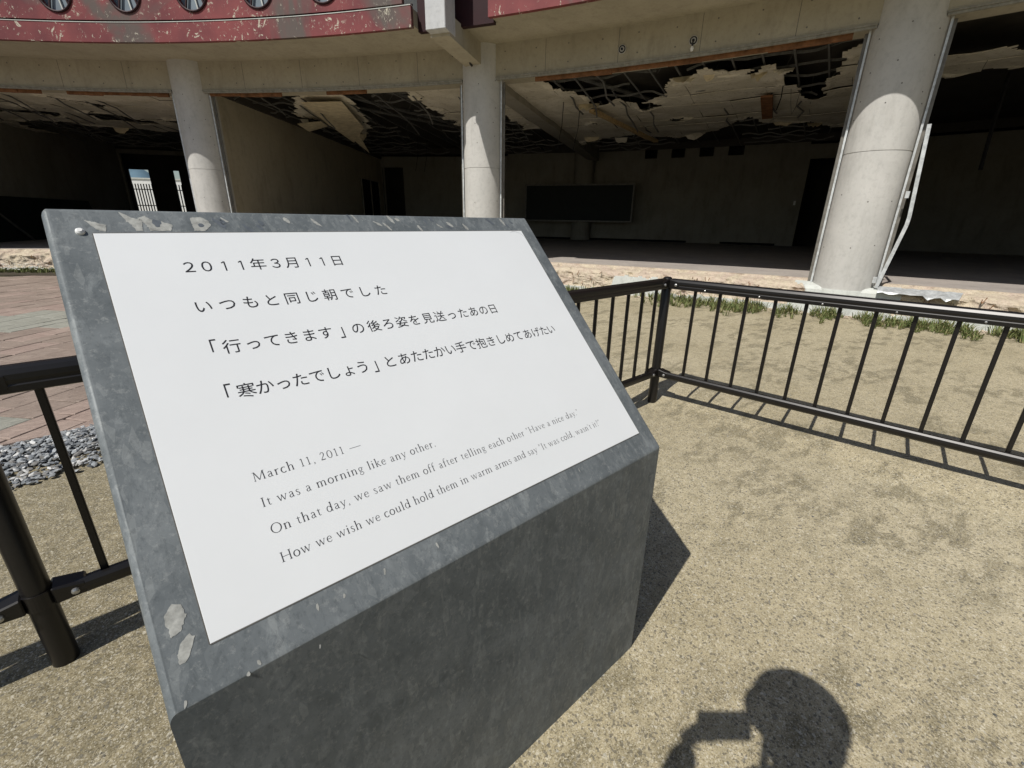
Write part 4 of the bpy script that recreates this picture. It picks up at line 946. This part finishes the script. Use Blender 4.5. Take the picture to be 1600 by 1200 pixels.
def sf(x, y, h=.06): return [(x - h, y, .022), (x + h, y, .022)]
G_ = {}
G_['M'] = (.86, st(.13, 0, CP, 1, 1)[0:0] + [dg(.13, 0, .16, CP, .03), dg(.16, CP, .42, .03, .06), dg(.42, .03, .70, CP, .028), dg(.70, CP, .73, 0, .065), sf(.13, .011), sf(.73, .011, .08), sf(.12, CP - .011, .06), sf(.74, CP - .011, .06)])
G_['a'] = (.42, [[(.09, .33, .04), (.13, .395, .03), (.20, .42, .028), (.27, .385, .045), (.29, .31, .058), (.29, .07, .058), (.31, .015, .04), (.38, .03, .02)], [(.29, .25, .026), (.17, .215, .03), (.085, .15, .05), (.08, .08, .056), (.13, .01, .04), (.21, .02, .03), (.29, .075, .024)]])
G_['r'] = (.36, st(.12, 0, XH, 1, 2) + [[(.13, .29, .02), (.19, .375, .028), (.25, .41, .034), (.31, .385, .05)]])
G_['c'] = (.40, [ell(.22, .205, .165, .21, 50, 320)])
G_['h'] = (.50, st(.11, 0, AS, 1, 2) + [[(.12, .31, .02), (.20, .39, .026), (.29, .42, .034), (.36, .37, .054), (.375, .28, TK), (.375, 0, TK)], sf(.375, .011, .075)])
G_['1'] = (.40, [[(.20, 0, .05), (.20, .60, .05)], [(.10, .54, .022), (.20, .60, .034)], sf(.20, .011, .09)])
G_[','] = (.22, [[(.10, .03, .075), (.13, -.03, .045), (.08, -.11, .02)]])
G_['.'] = (.22, [[(.065, .035, .07), (.135, .035, .07)]])
G_['2'] = (.44, [[(.06, .46, .03), (.12, .575, .03), (.20, .61, .03), (.29, .57, .05), (.32, .47, .058), (.27, .33, .045), (.16, .18, .03), (.06, .035, .03)], [(.05, .03, .055), (.36, .03, .055)]])
G_['0'] = (.46, [ell(.23, .30, .165, .30, 0, 360, 24, .058, .026)])
G_['—'] = (1.0, [[(.05, .22, .026), (.95, .22, .026)]])
G_['I'] = (.32, [[(.16, 0, .065), (.16, CP, .065)], sf(.16, .011, .09), sf(.16, CP - .011, .09)])
G_['t'] = (.29, [[(.12, .52, .02), (.12, .42, .05), (.12, .09, .056), (.15, .02, .036), (.25, .035, .02)], [(.03, .405, .026), (.24, .405, .026)]])
G_['w'] = (.68, [dg(.07, XH, .20, .01, .055), dg(.20, .01, .33, .40, .024), dg(.32, .41, .46, .01, .055), dg(.46, .01, .60, XH, .024), sf(.07, XH - .011, .06), sf(.32, XH - .011, .05), sf(.60, XH - .011, .05)])
G_['s'] = (.33, [[(.26, .34, .022), (.22, .40, .026), (.15, .42, .03), (.08, .37, .045), (.09, .28, .052), (.18, .21, .056), (.26, .15, .052), (.26, .06, .045), (.18, .0, .03), (.10, .01, .026), (.06, .09, .022)]])
G_['m'] = (.76, st(.11, 0, XH, 1, 2) + [[(.12, .31, .02), (.20, .39, .026), (.28, .42, .034), (.345, .37, .054), (.36, .28, TK), (.36, 0, TK)], sf(.36, .011, .07), [(.37, .31, .02), (.45, .39, .026), (.53, .42, .034), (.60, .37, .054), (.615, .28, TK), (.615, 0, TK)], sf(.63, .011, .07)])
G_['n'] = (.51, st(.11, 0, XH, 1, 2) + [[(.12, .31, .02), (.20, .39, .026), (.29, .42, .034), (.36, .37, .054), (.375, .28, TK), (.375, 0, TK)], sf(.375, .011, .075)])
G_['o'] = (.46, [ell(.23, .21, .175, .21, 0, 360, 22)])
G_['i'] = (.25, st(.12, 0, XH, 1, 2) + [[(.085, .575, .065), (.15, .575, .065)]])
G_['l'] = (.25, st(.12, 0, AS, 1, 2))
G_['g'] = (.44, [ell(.19, .285, .115, .13, 0, 360, 18, .05, .026), [(.29, .37, .024), (.40, .385, .03)], [(.12, .17, .03), (.09, .10, .036), (.16, .06, .04), (.30, .04, .045), (.36, -.04, .04), (.30, -.15, .03), (.17, -.18, .028), (.07, -.12, .036), (.09, -.03, .026), (.15, .03, .024)]])
G_['k'] = (.46, st(.11, 0, AS, 1, 2) + [dg(.13, .19, .33, .40, .024), dg(.20, .25, .38, .01, .056), sf(.33, XH - .011, .06), sf(.38, .011, .06)])
G_['e'] = (.40, [[(.06, .235, .026), (.345, .235, .026)], [(.345, .235, .03), (.335, .33, .045), (.27, .41, .03), (.20, .42, .026), (.09, .34, .052), (.055, .20, .06), (.09, .07, .052), (.20, .0, .032), (.29, .02, .026), (.35, .10, .022)]])
G_['y'] = (.44, [dg(.07, XH, .225, .01, .055), [(.37, XH, .024), (.225, .01, .026), (.16, -.14, .026), (.06, -.17, .045)], sf(.07, XH - .011, .06), sf(.37, XH - .011, .05)])
G_['v'] = (.44, [dg(.07, XH, .225, .01, .055), dg(.37, XH, .225, .01, .024), sf(.07, XH - .011, .06), sf(.37, XH - .011, .05)])
G_['O'] = (.74, [ell(.37, .325, .30, .335, 0, 360, 28, .07, .028)])
G_['d'] = (.49, [ell(.20, .21, .145, .21, 20, 340, 18, .058, .026), [(.37, AS, TK), (.37, .02, TK)], [(.285, AS - .05, .022), (.37, AS - .012, .034)], [(.37, .011, .03), (.45, .02, .02)]])
G_['f'] = (.29, [[(.12, 0, TK), (.12, .52, .056), (.15, .64, .04), (.22, .70, .028), (.30, .67, .045)], [(.03, .405, .026), (.25, .405, .026)], sf(.12, .011, .075)])
G_['"'] = (.26, [[(.07, .66, .045), (.075, .47, .018)], [(.17, .66, .045), (.175, .47, .018)]])
G_["'"] = (.15, [[(.07, .66, .045), (.075, .47, .018)]])
G_['H'] = (.74, [[(.13, 0, .065), (.13, CP, .065)], [(.61, 0, .065), (.61, CP, .065)], [(.13, .335, .026), (.61, .335, .026)], sf(.13, .011, .09), sf(.13, CP - .011, .09), sf(.61, .011, .09), sf(.61, CP - .011, .09)])
G_['u'] = (.50, [[(.11, XH, TK), (.11, .12, TK), (.14, .03, .05), (.21, .0, .034), (.29, .03, .026), (.37, .10, .02)], [(.37, XH, TK), (.37, .02, TK)], [(.04, XH - .011, .022), (.11, XH - .011, .022)], [(.30, XH - .011, .022), (.37, XH - .011, .022)], [(.37, .011, .03), (.45, .02, .02)]])
G_['?'] = (.34, [[(.07, .56, .03), (.12, .65, .03), (.19, .66, .032), (.25, .58, .055), (.23, .47, .045), (.15, .36, .03), (.15, .18, .022)], [(.115, .035, .07), (.185, .035, .07)]])
G_[' '] = (.25, [])
EM = .0262
def eng(text, u0, u1, v):
    nat = sum(G_[c][0] for c in text) * EM; tr = (u1 - u0 - nat) / (len(text) - 1); V = []; F = []; x = u0
    for n_, c in enumerate(text):
        adv, strokes = G_[c]
        for sk in strokes:
            pts = [(Vector((p[0], p[1])), p[2]) for p in sk]; b0 = len(V)
            for i, (p, w_) in enumerate(pts):
                d = (pts[min(i + 1, len(pts) - 1)][0] - pts[max(i - 1, 0)][0])
                d = d.normalized() if d.length > 1e-6 else Vector((1, 0)); nn = Vector((-d.y, d.x)) * w_ / 2
                for q in (p + nn, p - nn): V.append(SP(x + q.x * EM, v + q.y * EM, .0020 + .00001 * (len(V) % 3) * 0))
            for i in range(len(pts) - 1): F.append((b0 + 2 * i, b0 + 2 * i + 1, b0 + 2 * i + 3, b0 + 2 * i + 2))
        x += adv * EM + tr
    # separate overlapping strokes by a hair so no two faces share a plane
    o = pyobj('printed_line', V, F, INK2, TPL)
    for i, p in enumerate(o.data.polygons):
        pass
eng('March 11, 2011 —', .1175, .3215, .2870)
eng('It was a morning like any other.', .1175, .479, .2375)
eng('On that day, we saw them off after telling each other "Have a nice day."', .1185, .934, .1865)
eng('How we wish we could hold them in warm arms and say "It was cold, wasn\'t it?"', .119, .992, .1345)

# ------------------------------------------------------------ the photographer (behind the lens, throws the shadow)
SKIN = m_plain('skin', (.45, .28, .20), .6, 0, .3, .08); HAIR = m_plain('black_hair', (.012, .010, .009), .5, 0, .4, .3, 40); JACK = m_plain('navy_jacket', (.03, .035, .06), .85, 0, .2, .2, 20); TROU = m_plain('dark_trousers', (.03, .03, .03), .85, 0, .2, .2, 20); SHOE = m_plain('black_shoe', (.015, .015, .015), .5)
PC = empty('person', 'person in a navy jacket holding a phone up in both hands to photograph the sign', 'person', loc=(-.15, -.35, 0))
fw = Vector((.66, .75, 0)); rt = Vector((.75, -.66, 0)); Z = Vector((0, 0, 1)); camp = Vector((0, 0, HC))
hd = Vector((.083, -.090, 1.672))
def skinned(name, verts, edges, rad, mat, parent, sub=1, root=0):
    me = bpy.data.meshes.new(name); me.from_pydata([tuple(v) for v in verts], edges, []); me.materials.append(mat); o = link(bpy.data.objects.new(name, me)); o.parent = parent; o.matrix_parent_inverse = Matrix.Translation(-Vector(parent.location)) if parent.parent is None else Matrix()
    m = o.modifiers.new('skin', 'SKIN'); m.use_smooth_shade = True; s_ = o.modifiers.new('sub', 'SUBSURF'); s_.levels = sub; s_.render_levels = sub
    for i, r in enumerate(rad):
        sv = me.skin_vertices[0].data[i]; sv.radius = (r, r) if not isinstance(r, tuple) else r; sv.use_root = (i == root)
    return o
pel = hd - fw * .12 - rt * .04 + Vector((0, 0, -.70)); ch = hd - fw * .10 - rt * .03 + Vector((0, 0, -.36)); nk_ = hd - fw * .05 + Vector((0, 0, -.17))
lh = camp + CR * -.16 + CU * .08 - CF * .02; rh = camp + CR * .03 + CU * .06 - CF * .03
lsh = ch - rt * .18 + Z * .12; rsh = ch + rt * .18 + Z * .12
lel = Vector((-.27, .10, 1.22)); rel_ = Vector((.10, -.30, 1.17))
lwr = lh + Vector((-.035, .012, -.055)); rwr = rh + Vector((.02, -.04, -.05))
lft = pel - rt * .12; rft = pel + rt * .12
verts = [pel, ch - Z * .12, ch + Z * .06, nk_, nk_ + (hd - nk_) * .7, lsh, lel, lwr, rsh, rel_, rwr, lft - Z * .06, lft - Z * .44 + fw * .01, Vector((lft.x, lft.y, .09)) - fw * .02, rft - Z * .06, rft - Z * .44 + fw * .01, Vector((rft.x, rft.y, .09)) - fw * .02]
edges = [(0, 1), (1, 2), (2, 3), (3, 4), (2, 5), (5, 6), (6, 7), (2, 8), (8, 9), (9, 10), (0, 11), (11, 12), (12, 13), (0, 14), (14, 15), (15, 16)]
rad = [(.15, .11), (.15, .11), (.15, .10), .055, .055, .07, .055, .042, .07, .055, .042, .085, .06, .045, .085, .06, .045]
skinned('body', verts, edges, rad, JACK, PC)
# head with features
def ellipsoid(bm, c, rx, ry, rz, mx=None, seg=20):
    m = Matrix.Translation(c) @ (mx or Matrix()) @ Matrix.Diagonal((rx, ry, rz, 1)); bmesh.ops.create_uvsphere(bm, u_segments=seg, v_segments=seg // 2 + 2, radius=1, matrix=m)
face = (-CF * -1)
fx = Matrix((( rt.x, fw.x, 0, 0), (rt.y, fw.y, 0, 0), (0, 0, 1, 0), (0, 0, 0, 1)))
bm = bmesh.new(); ellipsoid(bm, hd, .075, .092, .115, fx); ellipsoid(bm, hd - Z * .06 + fw * .03, .05, .055, .06, fx); H_ = obj('head', bm, SKIN, PC, smooth=True)
bm = bmesh.new(); ellipsoid(bm, hd + Z * .025 - fw * .02, .118, .112, .118, fx); ellipsoid(bm, hd - fw * .05 - Z * .03, .115, .08, .13, fx); obj('hair', bm, HAIR, PC, smooth=True)
bm = bmesh.new(); hc = Vector((.098, -.085, 1.69)); ellipsoid(bm, hc, .142, .142, .095, fx, 24); ellipsoid(bm, hc - Z * .035 + CR * -.05, .115, .115, .02, fx, 24); obj('hat', bm, TROU, PC, smooth=True)
for sg in (-1, 1):
    bm = bmesh.new(); ellipsoid(bm, hd + fw * .088 + rt * .03 * sg + Z * .0, .011, .008, .008, fx, 10); obj('eye', bm, BLK, PC, smooth=True)
    bm = bmesh.new(); ellipsoid(bm, hd + rt * .092 * sg, .014, .02, .032, fx, 10); obj('ear', bm, SKIN, PC, smooth=True)
bm = bmesh.new(); ellipsoid(bm, hd + fw * .096 - Z * .025, .012, .016, .022, fx, 10); obj('nose', bm, SKIN, PC, smooth=True)
bm = bmesh.new(); ellipsoid(bm, hd + fw * .088 - Z * .06, .022, .006, .006, fx, 10); obj('mouth', bm, MAROON, PC, smooth=True)
# hands: palm and five fingers
def hand(c, wr, sg, toward):
    pd = toward; v = [wr, c]; e = [(0, 1)]; r = [.028, (.034, .02)]
    up_ = CU
    for k, ln in enumerate((.07, .078, .074, .058)):
        b = c + up_ * (.024 - .016 * k) + pd * .02 - CF * .004; m1 = b + pd * ln * .5 + CF * .0 - CF * .012; m2 = b + pd * ln * .85 - CF * .014
        i = len(v); v += [b, m1, m2]; e += [(1, i), (i, i + 1), (i + 1, i + 2)]; r += [.0095, .009, .0075]
    i = len(v); v += [c - CF * .02 + pd * .01 - CU * .02, c - CF * .03 + pd * .045 + CU * .0]; e += [(1, i), (i, i + 1)]; r += [.011, .009]
    skinned('hand', v, e, r, SKIN, PC)
hand(lh - CR * .035, lwr, -1, CR); hand(rh + CR * .012, rwr, 1, -CR * .4 - CU * .9)
for q in (lft, rft):
    bm = bmesh.new(); c = Vector((q.x, q.y, .045)); ellipsoid(bm, c + fw * .05, .045, .13, .045, fx, 14); obj('shoe', bm, SHOE, PC, smooth=True)
PH = empty('phone', 'black phone held in both hands at eye height over the sign', 'phone', loc=(0, 0, HC))
pc_ = camp + CR * -.088 + CU * .085 - CF * .014
bm = bmesh.new(); hexa(bm, [pc_ + CR * a * .088 + CU * b * .050 + CF * c_ for c_ in (-.004, .004) for a, b in ((-1, -1), (1, -1), (1, 1), (-1, 1))]); bevel(bm, .003, 2); obj('case', bm, BLACKM, PH)
bm = bmesh.new(); q0 = pc_ - CF * .0042; bm.faces.new([bm.verts.new(q0 + CR * a * .078 + CU * b * .045) for a, b in ((-1, -1), (1, -1), (1, 1), (-1, 1))]); obj('screen', bm, BLK, PH)
bm = bmesh.new(); q0 = camp - CF * .0095 + CU * .0; tube(bm, [q0, q0 + CF * .003], .006, 14); obj('lens_ring', bm, BLK, PH)
